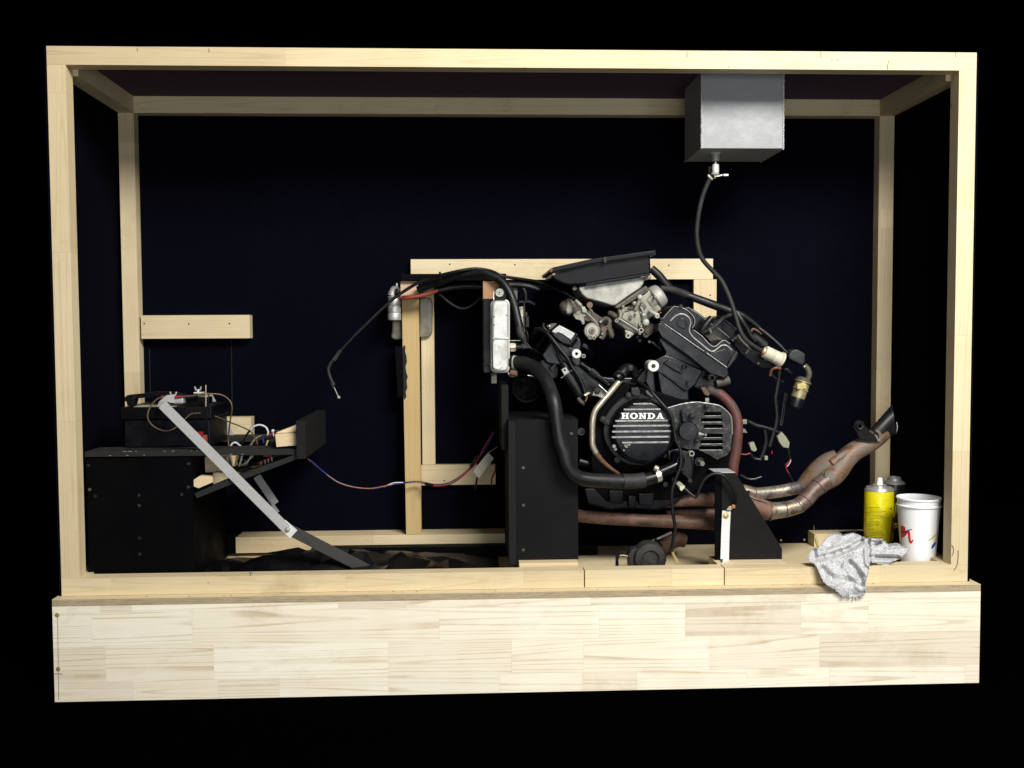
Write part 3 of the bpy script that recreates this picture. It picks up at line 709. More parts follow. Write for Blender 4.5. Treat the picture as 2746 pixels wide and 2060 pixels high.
# sagging harness from bench to engine
har = thing('wiring_harness', 'thin blue, orange and red wire harness sagging from bench to engine stand', 'wire harness', F_.p(800, 1055, 0.33))
wire('blue_strand', F_, [(672, 995, 0.30), (700, 1020, 0.31), (740, 1045, 0.32), (800, 1056, 0.33), (860, 1044, 0.34), (905, 1040, 0.372), (935, 1046, 0.35), (975, 1040, 0.33), (1020, 1005, 0.32), (1050, 965, 0.31), (1066, 935, 0.31)], 0.0017, BLUE, parent=har)
wire('orange_strand', F_, [(664, 990, 0.30), (690, 1012, 0.308), (735, 1044, 0.317), (795, 1055, 0.327), (850, 1046, 0.337), (905, 1042, 0.369), (940, 1048, 0.347), (975, 1043, 0.327), (1010, 1016, 0.32)], 0.0015, ORANGE, parent=har)
wire('red_strand', F_, [(910, 1043, 0.368), (940, 1050, 0.345), (980, 1042, 0.33), (1025, 1003, 0.317), (1044, 968, 0.305), (1066, 932, 0.305)], 0.0016, RED, parent=har)
wire('white_strand', F_, [(830, 1051, 0.333), (850, 1043, 0.336), (870, 1042, 0.342)], 0.0014, WHITEW, parent=har)
MB().tube([F_.p(918, 1044, 0.356), F_.p(936, 1048, 0.348)], 0.0042, 2, 10).build('tape_wrap', RUBBER, har)
MB().tube([F_.p(1016, 1008, 0.318), F_.p(1032, 985, 0.315)], 0.0045, 2, 10).build('tape_wrap', RUBBER, har)
# tape tag
q = [Z7.p(1190, 1165, 0.30), Z7.p(1365, 945, 0.30), Z7.p(1435, 1015, 0.30), Z7.p(1255, 1255, 0.30)]
MB().xprism(q, 0.0012).build('tape_flag', TAPE, har, 0.0003)
wire('tag_wire', Z7, [(1370, 950, 0.302), (1420, 915, 0.305), (1475, 880, 0.31)], 0.0014, CREAM, parent=har)
wire('black_tail', Z7, [(1240, 1240, 0.303), (1228, 1290, 0.305), (1215, 1380, 0.31)], 0.0028, RUBBER, parent=har)
wire('red_tail', Z7, [(1452, 1100, 0.31), (1448, 1160, 0.31), (1410, 1260, 0.31), (1405, 1320, 0.31)], 0.0022, RED, parent=har)

# ------------------------------------------------------------------ polythene sheet crumpled on the floor
def heightsheet():
    top = [(60, 385), (160, 345), (230, 312), (330, 345), (420, 295), (550, 240), (700, 236), (860, 242), (1070, 255), (1260, 264), (1380, 280), (1580, 296), (1700, 330), (1860, 374)]
    prof = [(X5.p(x, y, 0.24).x, max(0.004, X5.p(x, y, 0.24).z)) for x, y in top]
    def env(x):
        for (x0, z0), (x1, z1) in zip(prof, prof[1:]):
            if x0 <= x <= x1: return z0+(z1-z0)*(x-x0)/(x1-x0)
        return 0.003
    x0, x1 = prof[0][0]+0.003, prof[-1][0]-0.004
    # crumpled film: flat crisp facets between pinch points
    rs = random.Random(11); nx, ny = 30, 7; vs = []; fs = []
    for j in range(ny+1):
        for i in range(nx+1):
            jx = rs.uniform(-0.42, 0.42) if 0 < i < nx else 0; jy = rs.uniform(-0.38, 0.38) if 0 < j < ny else 0
            s = min(1, max(0, (i+jx)/nx)); t = min(1, max(0, (j+jy)/ny)); x = x0+(x1-x0)*s
            hump = min(1, t/0.2)*(1-0.55*max(0, t-0.3)/0.7)
            z = env(x)*hump*rs.uniform(0.60, 1.08)
            if i in (0, nx) or j in (0, ny): z = 0.0006
            vs.append(Vector((x, 0.070+0.28*t, 0.0035+max(0.0006, z))))
    for j in range(ny):
        for i in range(nx):
            a = j*(nx+1)+i; q = (a, a+1, a+nx+2, a+nx+1)
            fs += [(q[0], q[1], q[2]), (q[0], q[2], q[3])] if rs.random() < 0.5 else [(q[0], q[1], q[3]), (q[1], q[2], q[3])]
    return MB().add(vs, fs)
tag(heightsheet().build('plastic_sheet', SHEET, None, 0, 22), 'crumpled glossy black plastic sheet lying on the case floor behind the rail', 'plastic sheet')
# ------------------------------------------------------------------ upright post with its black painted pieces
post = thing('support_post', 'yellowish upright pine post with a smear of black paint, in the case\'s middle', 'post', (Z6.p(920, 900, 0.397).x, 0.41, ZBB))
a = Z6.p(838, 560, 0.397); b = Z6.p(1005, 560, 0.397); c = X5.p(1350, 187, 0.397)
a2 = X5.p(1303, 187, 0.397); b2 = X5.p(1393, 187, 0.397)
MB().xprism([Vector((a.x, 0.397, a.z)), Vector((b.x, 0.397, b.z)), Vector((b2.x, 0.397, ZBB+0.0003)), Vector((a2.x, 0.397, ZBB+0.0003))], 0.040).build('upright', PINE_WARM, post, 0.0008)
sm = [(862, 1015), (875, 1030), (872, 1080), (884, 1120), (890, 1180), (876, 1230), (884, 1290), (898, 1330), (886, 1370), (893, 1440), (878, 1480), (884, 1530), (862, 1560), (857, 1500), (852, 1250), (850, 1040)]
MB().prism(Z6, sm, 0.3958, 0.3969).build('paint_smear', BLACKPAINT, post)
MB().prism(Z6, [(768, 1030), (846, 1030), (858, 1538), (798, 1528)], 0.40, 0.43).build('painted_cleat', BLACKBOARD, post, 0.001)
pbox(Z6, 832, 312, 1872, 378, 0.33, 0.44).build('black_arm', BLACKBOARD, post, 0.0012)
pbox(Z6, 824, 384, 1000, 548, 0.345, 0.44).build('cut_block', wood('pink_cut_pine', 'x', (0.62, 0.42, 0.30), (0.45, 0.27, 0.16), 0.5), post, 0.0012)
pbox(Z6, 1640, 384, 1800, 560, 0.27, 0.43).build('hanger_block', wood('brown_cut_pine', 'z', (0.40, 0.23, 0.12), (0.28, 0.15, 0.07), 0.6), post, 0.0015)

# ribbed canister and cloudy bottle hanging behind the post
can1 = thing('ribbed_canister', 'silver ribbed metal canister with a clamped elbow left of the post', 'canister', Z6.p(766, 770, 0.375))
c = Z6.p(766, 770, 0.372); k = Z6.m(1, 0.372)
prof = [(0, 0), (62, 0), (66, 8), (66, 60), (60, 70), (64, 82), (64, 130), (56, 140), (62, 152), (62, 200), (58, 215), (68, 222), (68, 234), (0, 236)]
MB().lathe(c, (0, 0, 1), [(r*k, h*k) for r, h in prof], 28).build('body', metal('silver_ribbed_metal', (0.62, 0.62, 0.60), 0.3, 0.65, (0.25, 0.22, 0.17), 0.5, 30), can1)
MB().tube([Z6.p(752, 545, 0.372), Z6.p(745, 500, 0.372), Z6.p(762, 465, 0.372), Z6.p(800, 468, 0.37), Z6.p(840, 480, 0.365)], 0.0095, 5, 14).build('elbow', ALLOYPALE, can1)
MB().lathe(Z6.p(742, 510, 0.372), (0.2, 0, 1), [(0.0105, -0.004), (0.0115, -0.004), (0.0115, 0.006), (0.0105, 0.006)], 20).build('hose_clamp', CHROME, can1)
MB().tube([Z6.p(790, 405, 0.37), Z6.p(790, 450, 0.37)], 0.0042, 2, 10).build('stub', CHROME, can1)
MB().lathe(Z6.p(792, 495, 0.366), (1, 0, 0), [(0.0, -0.004), (0.0115, -0.004), (0.0115, 0.004), (0, 0.004)], 18).build('hose_clamp', STEELBLK, can1)
bt_ = thing('coolant_bottle', 'cloudy brown stained plastic bottle hanging behind the post', 'bottle', Z6.p(1040, 940, 0.44))
mb = MB(); pts = [(1012, 560), (1040, 545), (1100, 545), (1132, 565), (1142, 610), (1140, 880), (1125, 925), (1085, 942), (1012, 940)]
mb.prism(Z6, pts, 0.438, 0.4535).build('body', BOTTLE, bt_, 0.004, seg=3)
MB().prism(Z6, [(742, 772), (838, 772), (846, 960), (770, 966), (728, 945), (738, 890)], 0.438, 0.468).build('neck', BOTTLE, bt_, 0.006, seg=3)
MB().box(Z6.p(838, 900, .44).x, Z6.p(1014, 900, .44).x, 0.4385, 0.453, Z6.p(0, 930, .44).z, Z6.p(0, 800, .44).z).build('web', BOTTLE, bt_, 0.003)

# ------------------------------------------------------------------ hoses and cables over the top
hose = thing('thick_hose', 'thick black hose arching over the radiator and down to its switch', 'hose', Z6.p(1600, 300, 0.25))
MB().tube([Z6.p(*p) for p in [(1005, 472, 0.325), (1100, 425, 0.315), (1250, 378, 0.30), (1400, 325, 0.285), (1570, 298, 0.27), (1700, 315, 0.26), (1810, 375, 0.25), (1890, 475, 0.24), (1945, 610, 0.23), (1980, 750, 0.22), (2000, 840, 0.215)]], Z6.m(43, 0.27), 7, 16).build('tube', RUBBER, hose)
MB().tube([Z6.p(1998, 832, 0.215)[:]+(0.0105,), Z6.p(2012, 900, 0.212)[:]+(0.0115,), Z6.p(2035, 945, 0.21)[:]+(0.0095,), Z6.p(2050, 985, 0.21)[:]+(0.006,), Z6.p(2068, 1030, 0.21)[:]+(0.004,)], None, 4, 14).build('boot', RUBBERGREY, hose)
MB().prism(Z6, [(2020, 1000), (2090, 1030), (2110, 1045), (2030, 1052)], 0.205, 0.215).build('spade_clip', RUBBERGREY, hose, 0.001)
tc = thing('throttle_cable', 'thin black throttle cable looping from carburettor over the post to a free end', 'cable', Z6.p(215, 1530, 0.30))
cab = [Z6.p(*p) for p in [(155, 1395, 0.30), (125, 1320, 0.30), (113, 1260, 0.30), (130, 1205, 0.30), (170, 1150, 0.30)]]
MB().tube(cab, 0.0042, 6, 10).build('end_sleeve', RUBBERGREY, tc)
MB().tube([Z6.p(165, 1165, 0.30)[:]+(0.0058,), Z6.p(235, 1065, 0.30)[:]+(0.0052,)], None, 3, 10).build('ferrule', RUBBERGREY, tc)
cab = [Z6.p(*p) for p in [(225, 1080, 0.30), (340, 955, 0.30), (470, 825, 0.30), (700, 605, 0.30), (830, 505, 0.298), (980, 412, 0.292), (1100, 362, 0.286), (1225, 325, 0.272), (1400, 285, 0.262)]]
cab += [Z6.p(*p) for p in [(1570, 262, 0.262), (1720, 285, 0.262), (1850, 338, 0.262)]]+[Y1.p(*p) for p in [(600, 372, 0.25), (720, 395, 0.235), (860, 445, 0.22), (980, 505, 0.20), (1085, 580, 0.175)]]
MB().tube(cab, 0.0045, 6, 10).build('sheath', RUBBER, tc)
MB().tube([Y1.p(1080, 575, 0.177)[:]+(0.005,), Y1.p(1120, 615, 0.172)[:]+(0.0058,), Y1.p(1150, 650, 0.17)[:]+(0.004,), Y1.p(1215, 725, 0.168)[:]+(0.0022,)], None, 4, 10).build('adjuster', ALLOY, tc)
MB().lathe(Z6.p(155, 1395, 0.30), (0.1, 0, -1), [(0, -0.002), (0.0065, -0.002), (0.0065, 0.005), (0.004, 0.006), (0.004, 0.012), (0, 0.012)], 8).build('end_nut', RUBBERGREY, tc)
MB().tube([Z6.p(165, 1425, 0.30), Z6.p(210, 1525, 0.30)], 0.0013, 2, 8).build('inner_wire', ALLOYPALE, tc)
MB().ball(Z6.p(215, 1533, 0.30), 0.0046).build('nipple', ALLOYPALE, tc)
MB().tube([Z6.p(1215, 298, 0.262), Z6.p(1222, 330, 0.258), Z6.p(1238, 395, 0.285)], 0.003, 3, 8).build('cable_tie', RUBBER, tc)
sl = thing('sleeved_tube', 'black tube with a red brown sleeve running along under the thick hose', 'tube', Z6.p(1100, 500, 0.33))
MB().tube([Z6.p(*p) for p in [(835, 548, 0.335), (950, 540, 0.33), (1080, 515, 0.325), (1215, 468, 0.32)]], 0.0055, 6, 12).build('red_sleeve', REDSLEEVE, sl)
MB().tube([Z6.p(*p) for p in [(1200, 476, 0.322), (1350, 445, 0.32), (1500, 435, 0.315), (1660, 440, 0.31), (1760, 430, 0.32), (1900, 420, 0.33), (2060, 430, 0.33), (2200, 470, 0.33)]], 0.0078, 6, 12).build('black_run', RUBBER, sl)
wire('slack_wire', Z6, [(1205, 505, 0.325), (1280, 575, 0.33), (1380, 640, 0.33), (1450, 655, 0.33), (1530, 625, 0.33), (1630, 530, 0.33)], 0.003, RUBBER, 'thin black wire drooping below the red sleeved tube')

# ------------------------------------------------------------------ radiator
rad = thing('radiator', 'upright radiator with a silver end tank and black core beside the engine', 'radiator', Z6.p(1810, 1300, 0.17))
def rrect(x0, y0, x1, y1, r, n=5):
    o = []
    for cx, cy, a0 in ((x1-r, y0+r, -90), (x1-r, y1-r, 0), (x0+r, y1-r, 90), (x0+r, y0+r, 180)):
        o += [(cx+r*math.cos(math.radians(a0+90*i/n)), cy+r*math.sin(math.radians(a0+90*i/n))) for i in range(n+1)]
    return o
SILVER = metal('silver_painted_tank', (0.56, 0.56, 0.53), 0.32, 0.45, (0.30, 0.29, 0.25), 0.6, 22, bumpy=0.1)
MB().prism(Z6, rrect(1712, 562, 1908, 1292, 55), 0.182, 0.20).build('tank_flange', SILVER, rad, 0.003)
tk = MB().prism(Z6, rrect(1728, 574, 1896, 1282, 48), 0.160, 0.185).build('end_tank', SILVER, rad, 0.007, seg=3)
MB().tube([Z6.p(1738, 955, 0.1600), Z6.p(1790, 948, 0.1590), Z6.p(1885, 950, 0.1600)], 0.0030, 4, 8).build('pressed_ridge', SILVER, tk)
MB().prism(Z6, [(1737, 985), (1782, 1000), (1842, 1235), (1790, 1262), (1740, 1240)], 0.1575, 0.162).build('pressed_panel', SILVER, tk, 0.002)
for x, y in ((1752, 738), (1878, 722), (1752, 818), (1750, 1010)):
    MB().lathe(Z6.p(x, y, 0.1598), (0, -1, 0), [(0.0022, -0.001), (0.0018, 0.0002), (0, 0.0003)], 8).build('paint_chip', ALLOYDARK, tk)
a = Z6.p(1648, 565, 0.20); b = Z6.p(1716, 1225, 0.20)
MB().box(a.x, b.x+0.04, 0.2005, 0.40, b.z, a.z).build('core', PLASTICBLK, rad, 0.001)
for i in range(26):
    z = b.z+(a.z-b.z)*(i+0.5)/26
    MB().box(a.x-0.0025, a.x+0.0005, 0.2005, 0.40, z-0.0012, z+0.0012).build('core_fin', PLASTICBLK, rad)
pbox(Z6, 1650, 1226, 1720, 1290, 0.20, 0.36).build('lower_channel', RUBBERGREY, rad, 0.002)
MB().plate(Z6, [(1748, 572), (1746, 500), (1770, 462), (1805, 450), (1840, 458), (1862, 490), (1866, 572)], [circ(1805, 498, 16, 14)], 0.168, 0.174).build('mount_tab', PLASTICBLK, rad, 0)
MB().prism(Z6, [(1742, 490), (1752, 478), (1752, 570), (1742, 572)], 0.166, 0.178).build('tab_edge', CHROME, rad, 0.0005)
MB().lathe(Z6.p(1805, 498, 0.168), (0, -1, 0), [(0.0018, -0.004), (0.0018, 0.003), (0.0045, 0.003), (0.0052, 0.001), (0.0105, 0.001), (0.011, -0.002)], 20).build('grommet', ALLOYPALE, rad)
pbox(Z6, 1722, 1292, 1778, 1398, 0.18, 0.20).build('lower_tab', ALLOYDARK, rad, 0.002)
MB().lathe(Z6.p(1900, 1038, 0.20), (1, 0, 0), [(0, -0.002), (0.0128, -0.002), (0.0128, 0.012), (0.0105, 0.0175), (0, 0.0175)], 6).build('fan_switch', BRASS, rad, 0.0008, smooth=20)
MB().lathe(Z6.p(1968, 1040, 0.20), (1, 0, 0), [(0, 0), (0.0095, 0), (0.0085, 0.014), (0.004, 0.016), (0, 0.016)], 14).build('switch_plug', PLASTICBLK, rad)
MB().tube([Z6.p(1905, 972, 0.205), Z6.p(2010, 972, 0.205)], 0.0008, 2, 6).build('bleed_wire', CHROME, rad)
# bits behind the radiator: expansion pipes and relay bracket
rel = thing('relay_bracket', 'pale metal bracket with black relay between radiator and engine', 'bracket', Y1.p(545, 800, 0.33))
pbox(Y1, 445, 432, 508, 570, 0.34, 0.345).build('plate', ALLOYDARK, rel, 0.0008)
MB().prism(Y1, [(510, 640), (570, 632), (575, 870), (540, 860), (515, 800)], 0.33, 0.335).build('plate', BRASS, rel, 0.0008)
pbox(Y1, 570, 600, 582, 930, 0.32, 0.34).build('rail', ALLOYDARK, rel, 0.0006)
pbox(Y1, 588, 730, 622, 840, 0.31, 0.34).build('relay', RUBBERGREY, rel, 0.002)
pbox(Y1, 584, 690, 605, 730, 0.315, 0.34).build('relay', ALLOYDARK, rel, 0.002)
MB().tube([Y1.p(*p) for p in [(500, 430, 0.33), (560, 450, 0.33), (588, 510, 0.33), (590, 600, 0.33)]], 0.0035, 5, 8).build('lead', RUBBERGREY, rel)
MB().tube([Y1.p(*p) for p in [(520, 595, 0.335), (620, 590, 0.335), (680, 620, 0.335)]], 0.0055, 5, 10).build('lead', RUBBER, rel)
for pts in ([(600, 1000), (650, 1060), (700, 1055), (710, 1000)], [(610, 1130), (640, 1090), (690, 1060)], [(590, 870), (610, 930), (600, 1000)], [(720, 870), (690, 880), (660, 930)]):
    MB().tube([Y1.p(x, y, 0.31) for x, y in pts], 0.0028, 5, 8).build('lead', RUBBER, rel)
# cooling fan hub in the dark behind the hose
fan = thing('cooling_fan', 'round black fan behind the radiator outlet, in deep shade', 'fan', Y1.p(600, 1400, 0.33))
c = Y1.p(600, 1440, 0.32)
MB().lathe(c, (0, -1, 0), [(0.040, -0.02), (0.043, 0.0), (0.040, 0.006), (0.034, 0.004), (0.030, -0.004), (0.0, -0.004)], 36).build('shroud', BLACKBOARD, fan)
MB().tube([Y1.p(610, 1318, 0.31), Y1.p(650, 1322, 0.31), Y1.p(690, 1340, 0.31)], 0.0022, 4, 8).build('bright_edge', CHROME, fan)
for i in range(5):
    t = i*2*math.pi/5
    MB().bar(c+Vector((0.01*math.cos(t), -0.002, 0.01*math.sin(t))), c+Vector((0.033*math.cos(t), -0.002, 0.033*math.sin(t))), 0.014, 0.002, (0.3, 1, 0.2)).build('blade', BLACKBOARD, fan)

# ------------------------------------------------------------------ black engine stand (left) and its pine foot
st = thing('engine_stand', 'tall black plywood stand carrying the engine behind the big water hose', 'engine stand', Y8.p(520, 1110, 0.085))
zb_ = Y8.p(520, 1110, 0.085).z
a = Y8.p(200, 0, 0.085); b = Y8.p(790, 0, 0.085); zt_ = S_.p(1450, 1127, 0.085).z; ax = a.x
pw = Y8.p(262, 0, 0.085).x
MB().box(pw+0.0003, b.x, 0.085, 0.103, zb_, zt_).build('front_panel', painted('grey_black_board', (0.0034, 0.0034, 0.0040), 0.5, 0.12, (0.0085, 0.0085, 0.009), 0.7, 8), st, 0.0006)
zlow = S_.p(1372, 1514, 0.085).z
MB().box(ax, pw, 0.083, 0.36, max(0.0008, zlow), zt_-0.001).build('side_panel', BLACKPLYX, st, 0.0006)
MB().box(b.x-0.018, b.x-0.0006, 0.1035, 0.36, zb_, zt_-0.001).build('side_panel', BLACKBOARD, st, 0.0006)
MB().box(ax, b.x, 0.0855, 0.36, zt_+0.0002, zt_+0.0016).build('top_lip', STEELBLK, st, 0.0003)
ra = S_.p(1345, 1034, 0.12); rb = S_.p(1364, 1207, 0.12)
MB().box(ra.x, rb.x, 0.12, 0.38, rb.z, ra.z).build('radiator_board', BLACKPLYX, st, 0.0006)
for x, y in ((326, 330), (328, 648), (326, 1026), (735, 40)):
    MB().lathe(Y8.p(x, y, 0.085)+Vector((0, -0.001, 0)), (0, 1, 0), [(0, 0.0008), (0.0014, 0.0006), (0.0016, 0.0), (0.0036, 0.0), (0.0040, 0.0012)], 14).build('screw_head', ALLOYDARK, st)
zc = Y8.p(520, 1135, 0.052).z
tag(MB().box(Y8.p(285, 0, 0.06).x, Y8.p(785, 0, 0.06).x, 0.052, 0.13, 0.0008, zb_-0.0003).build('pine_foot', PINE_X, None, 0.0008), 'pale pine block under the tall black engine stand', 'wood block')

# ------------------------------------------------------------------ sloping steel mounting plate (right) and its pine foot
mp = thing('mounting_plate', 'black steel mounting plate with a sloping right edge below the engine', 'mounting plate', X1.p(1400, 1330, 0.09))
zp = X1.p(1400, 1330, 0.09).z
MB().prism(X1, [(1045, 306), (1195, 306), (1228, 338), (1757, 1200), (1757, 1328), (1045, 1328)], 0.09, 0.094).build('plate', STEELBLK, mp, 0.0006)
a = X1.p(960, 306, 0.09); b = X1.p(1046, 1328, 0.09)
MB().prism(X1, [(962, 312), (1046, 300), (1046, 1328), (958, 1380)], 0.0905, 0.0935).build('side_flange', BLACKBOARD, mp, 0.0006)
MB().box(X1.p(962, 306, .09).x, X1.p(1200, 306, .09).x, 0.0885, 0.16, a.z+0.0002, a.z+0.0024).build('top_lip', STRAPGREY, mp, 0.0006)
MB().lathe(X1.p(1085, 440, 0.0898), (0, -1, 0), [(0, 0.0), (0.0042, 0.0), (0.0048, 0.0008), (0.0052, 0.0)], 16).build('hole_rim', STEELBLK, mp)
ws = thing('bracket_strip', 'white metal strip with one bolt, standing upright on the black mounting plate', 'metal strip', X1.p(1070, 1380, 0.06))
MB().strip([X1.p(1097, 752, 0.086), X1.p(1085, 1000, 0.086), X1.p(1075, 1330, 0.084), X1.p(1062, 1368, 0.072), X1.p(1050, 1381, 0.054)], X1.m(103, 0.086), 0.002).build('strip', STRAPPALE, ws, 0.0003)
bolt(X1.p(1090, 808, 0.0845), 0.0048, 0.004, GOLD, ws)
zc2 = X1.p(1400, 1362, 0.052).z
tag(MB().box(X1.p(985, 0, 0.06).x, X1.p(1800, 0, 0.06).x, 0.050, 0.14, 0.0008, zp-0.0003).build('pine_foot', PINE_X, None, 0.0008), 'pale pine block under the sloping black mounting plate', 'wood block')
# ------------------------------------------------------------------ the engine
eng = thing('motorcycle_engine', 'black four cylinder motorcycle engine with twin carburettors and a ribbed round cover', 'engine', (Y5.p(900, 900, 0.2).x, 0.25, Y5.p(900, 1500, 0.2).z))
def eprism(name, zm, pts, y0, y1, mat, par=None, bev=0.002, seg=2):
    return MB().prism(zm, pts, y0, y1).build(name, mat, par or eng, bev, seg=seg)
def disc(name, zm, x, y, Y, r, h, mat, par=None, hole=0.0, dome=0.0, seg=24, bev=0.12, hub=None):
    """a round boss facing out: front at Y, h deep"""
    k = zm.m(1, Y); r *= k; c = zm.p(x, y, Y); b = min(r*bev, h*0.4)
    if hole:
        q = hole*k
        prof = [(r, -h), (r, -b), (r-b, 0), (q+b*0.4, 0), (q, -b*0.4), (q, -h*0.8), (0, -h*0.8)]
    else:
        prof = [(r, -h), (r, -b), (r-b, 0), (r*0.5, dome*0.8), (0, dome)]
    return MB().lathe(c, (0, -1, 0), prof, seg).build(name, mat, par or eng)
def hexbolt(zm, x, y, Y, r, par, mat=None, h=0.004):
    k = zm.m(1, Y); r *= k
    return MB().lathe(zm.p(x, y, Y), (0, -1, 0), [(r*1.35, -0.002), (r*1.35, 0.0008), (r, 0.001), (r*0.97, h), (r*0.6, h+0.0004), (0, h+0.0003)], 10).build('bolt', mat or ENGDUST, par)

# crankcase and sump
cc = eprism('crankcase', F_, [(1278, 905), (1285, 870), (1305, 840), (1350, 828), (1420, 845), (1470, 862), (1550, 872), (1592, 905), (1592, 1000), (1560, 1020), (1540, 1040), (1500, 1062), (1450, 1080), (1310, 1085), (1280, 1050), (1276, 1000)], 0.165, 0.36, BLACKBOARD, None, 0.006)
eprism('sump', Y8, [(840, 505), (1200, 500), (1470, 470), (1640, 480), (1700, 560), (1620, 640), (1470, 690), (1180, 680), (1060, 690), (870, 640)], 0.17, 0.34, PLASTICBLK, None, 0.006)
for x0, x1, y0, y1 in ((1050, 1180, 520, 640), (1210, 1290, 560, 680), (1300, 1440, 540, 660)):
    eprism('sump_boss', Y8, [(x0, y0), (x1, y0+6), (x1-10, y1), (x0+8, y1-10)], 0.155, 0.18, PLASTICBLK, None, 0.004)
MB().tube([Y8.p(800, 275, 0.20), Y8.p(860, 290, 0.20), Y8.p(960, 305, 0.20)], 0.011, 5, 14).build('starter_pipe', ENGINE, eng)
disc('drain_boss', Y5, 40, 920, 0.155, 50, 0.02, ENGINE, None, 26)
# round clutch cover with ribs and the maker's lettering
kx = Y5.m(1, 0.12)
cx, cy = 748, 908
flange = disc('cover_flange', Y5, cx-25, cy-12, 0.150, 432, 0.018, ENGDUST, None, 0, 0.0, 56, 0.03)
c0 = Y5.p(cx, cy, 0.150)
rr = 388*Y5.m(1, 0.12)
cover = MB().lathe(c0, (0, -1, 0), [(rr*1.02, 0.0), (rr*1.01, 0.022), (rr*0.985, 0.032), (rr*0.955, 0.0385), (rr*0.90, 0.0415), (rr*0.86, 0.042), (0, 0.042)], 72).build('clutch_cover', ENGINE, eng)
YC = 0.150-0.042
def ribz(y): return Y5.p(cx, y, YC).z
for i, (y, xa, xb) in enumerate(((590, 652, 876), (655, 540, 982), (790, 440, 1070), (850, 415, 1100), (917, 404, 1105), (982, 400, 1086), (1047, 520, 1076))):
    a = Y5.p(xa, y-9, YC-0.0035); b = Y5.p(xb, y+9, YC-0.0035)
    rb = MB().box(a.x, b.x, YC-0.0035, YC+0.002, b.z, a.z).build('rib', ENGINE, cover, 0.0006)
    tp = MB().box(a.x+0.0006, b.x-0.0006, YC-0.0044, YC-0.0036, b.z+0.0004, a.z-0.0004).build('rib_face', EDGEWORN, cover, 0.0003)
# dark recess panels between ribs read from depth; letters
def letters():
    x0, x1, yb_, yt = 512, 1021, 768, 697
    n = 5; gap = 8; w = (x1-x0-gap*(n-1))/n; h = yb_-yt; k = [0]
    def P(i, u, v): return (x0+i*(w+gap)+u*w, yb_-v*h)
    out = []
    def poly(mb, i, pts):
        k[0] += 1; Yf = YC-0.0042-0.00003*(k[0] % 5)
        mb.prism(Y5, [P(i, u, v) for u, v in pts], Yf, YC+0.001)
    R = lambda a, b, c, d: [(a, b), (c, b), (c, d), (a, d)]
    # H
    m = MB(); s = 0.13
    for a in (0.12, 0.62): poly(m, 0, R(a, 0, a+0.26, 1))
    poly(m, 0, R(0.2, 0.42, 0.8, 0.60))
    for a in (0.0, 0.52):
        poly(m, 0, R(a, 0, a+0.48, s)); poly(m, 0, R(a, 1-s, a+0.48, 1))
    out.append(m)
    # O
    m = MB(); k[0] += 1
    m.plate(Y5, [P(1, 0.5+0.5*math.cos(t), 0.5+0.52*math.sin(t)) for t in [2*math.pi*j/24 for j in range(24)]],
            [[P(1, 0.5+0.22*math.cos(t), 0.5+0.34*math.sin(t)) for t in [2*math.pi*j/20 for j in range(20)]]], YC-0.0042, YC+0.001)
    out.append(m)
    # N
    m = MB()
    poly(m, 2, R(0.12, 0, 0.32, 1)); poly(m, 2, R(0.68, 0, 0.88, 1)); poly(m, 2, [(0.05, 1), (0.36, 1), (0.88, 0), (0.64, 0)])
    poly(m, 2, R(0, 0, 0.46, s)); poly(m, 2, R(0.0, 1-s, 0.3, 1)); poly(m, 2, R(0.54, 1-s, 1, 1))
    out.append(m)
    # D
    m = MB(); k[0] += 1
    arc = [(0.45+0.53*math.cos(t), 0.5+0.5*math.sin(t)) for t in [-math.pi/2+math.pi*j/12 for j in range(13)]]
    arci = [(0.45+0.26*math.cos(t), 0.5+0.33*math.sin(t)) for t in [-math.pi/2+math.pi*j/10 for j in range(11)]]
    m.plate(Y5, [P(3, u, v) for u, v in [(0, 0)]+arc+[(0, 1), (0, 0.87), (0.12, 0.87), (0.12, 0.13), (0, 0.13)]], [[P(3, u, v) for u, v in [(0.38, 0.17)]+arci+[(0.38, 0.83)]]], YC-0.0042, YC+0.001)
    out.append(m)
    # A
    m = MB()
    poly(m, 4, [(0.10, 0.02), (0.28, 0.02), (0.56, 1), (0.42, 1)]); poly(m, 4, [(0.92, 0.02), (0.62, 0.02), (0.38, 1), (0.62, 1)]); poly(m, 4, R(0.24, 0.26, 0.74, 0.42))
    poly(m, 4, R(0, 0, 0.42, s)); poly(m, 4, R(0.52, 0, 1.02, s))
    out.append(m)
    for m in out: m.build('letter', metal('bright_letter_metal', (0.80, 0.80, 0.78), 0.4, 0.3, (0.5, 0.5, 0.5), 0.3, 60) if not out[0].__dict__.get('mt') else None, cover, 0)
letters()
# chipped paint low on the cover, and dents
for x, y, r in ((432, 1095, 26), (445, 1130, 20), (560, 1080, 22), (600, 1065, 30), (580, 1100, 18), (545, 1140, 12), (660, 1048, 14), (720, 1050, 10)):
    a0 = random.uniform(0, 6)
    pts = [(x+r*random.uniform(0.5, 1.1)*math.cos(a0+t*0.785), y+r*random.uniform(0.5, 1.1)*math.sin(a0+t*0.785)) for t in range(8)]
    MB().prism(Y5, pts, YC-0.0006 if (x-cx)**2+(y-cy)**2 < (330)**2 else YC+0.0012, YC+0.008).build('paint_chip', ALLOY, cover, 0)
for x, y in ((605, 490), (300, 775), (345, 808), (1010, 640), (470, 1250), (1040, 1190)):
    disc('bolt_boss', Y5, x, y, 0.143, 42, 0.02, ENGDUST, flange); hexbolt(Y5, x, y, 0.143, 24, flange)
eprism('top_lug', Y5, [(635, 400), (715, 392), (745, 440), (745, 505), (660, 500), (630, 470)], 0.135, 0.17, ENGDUST, flange, 0.003)
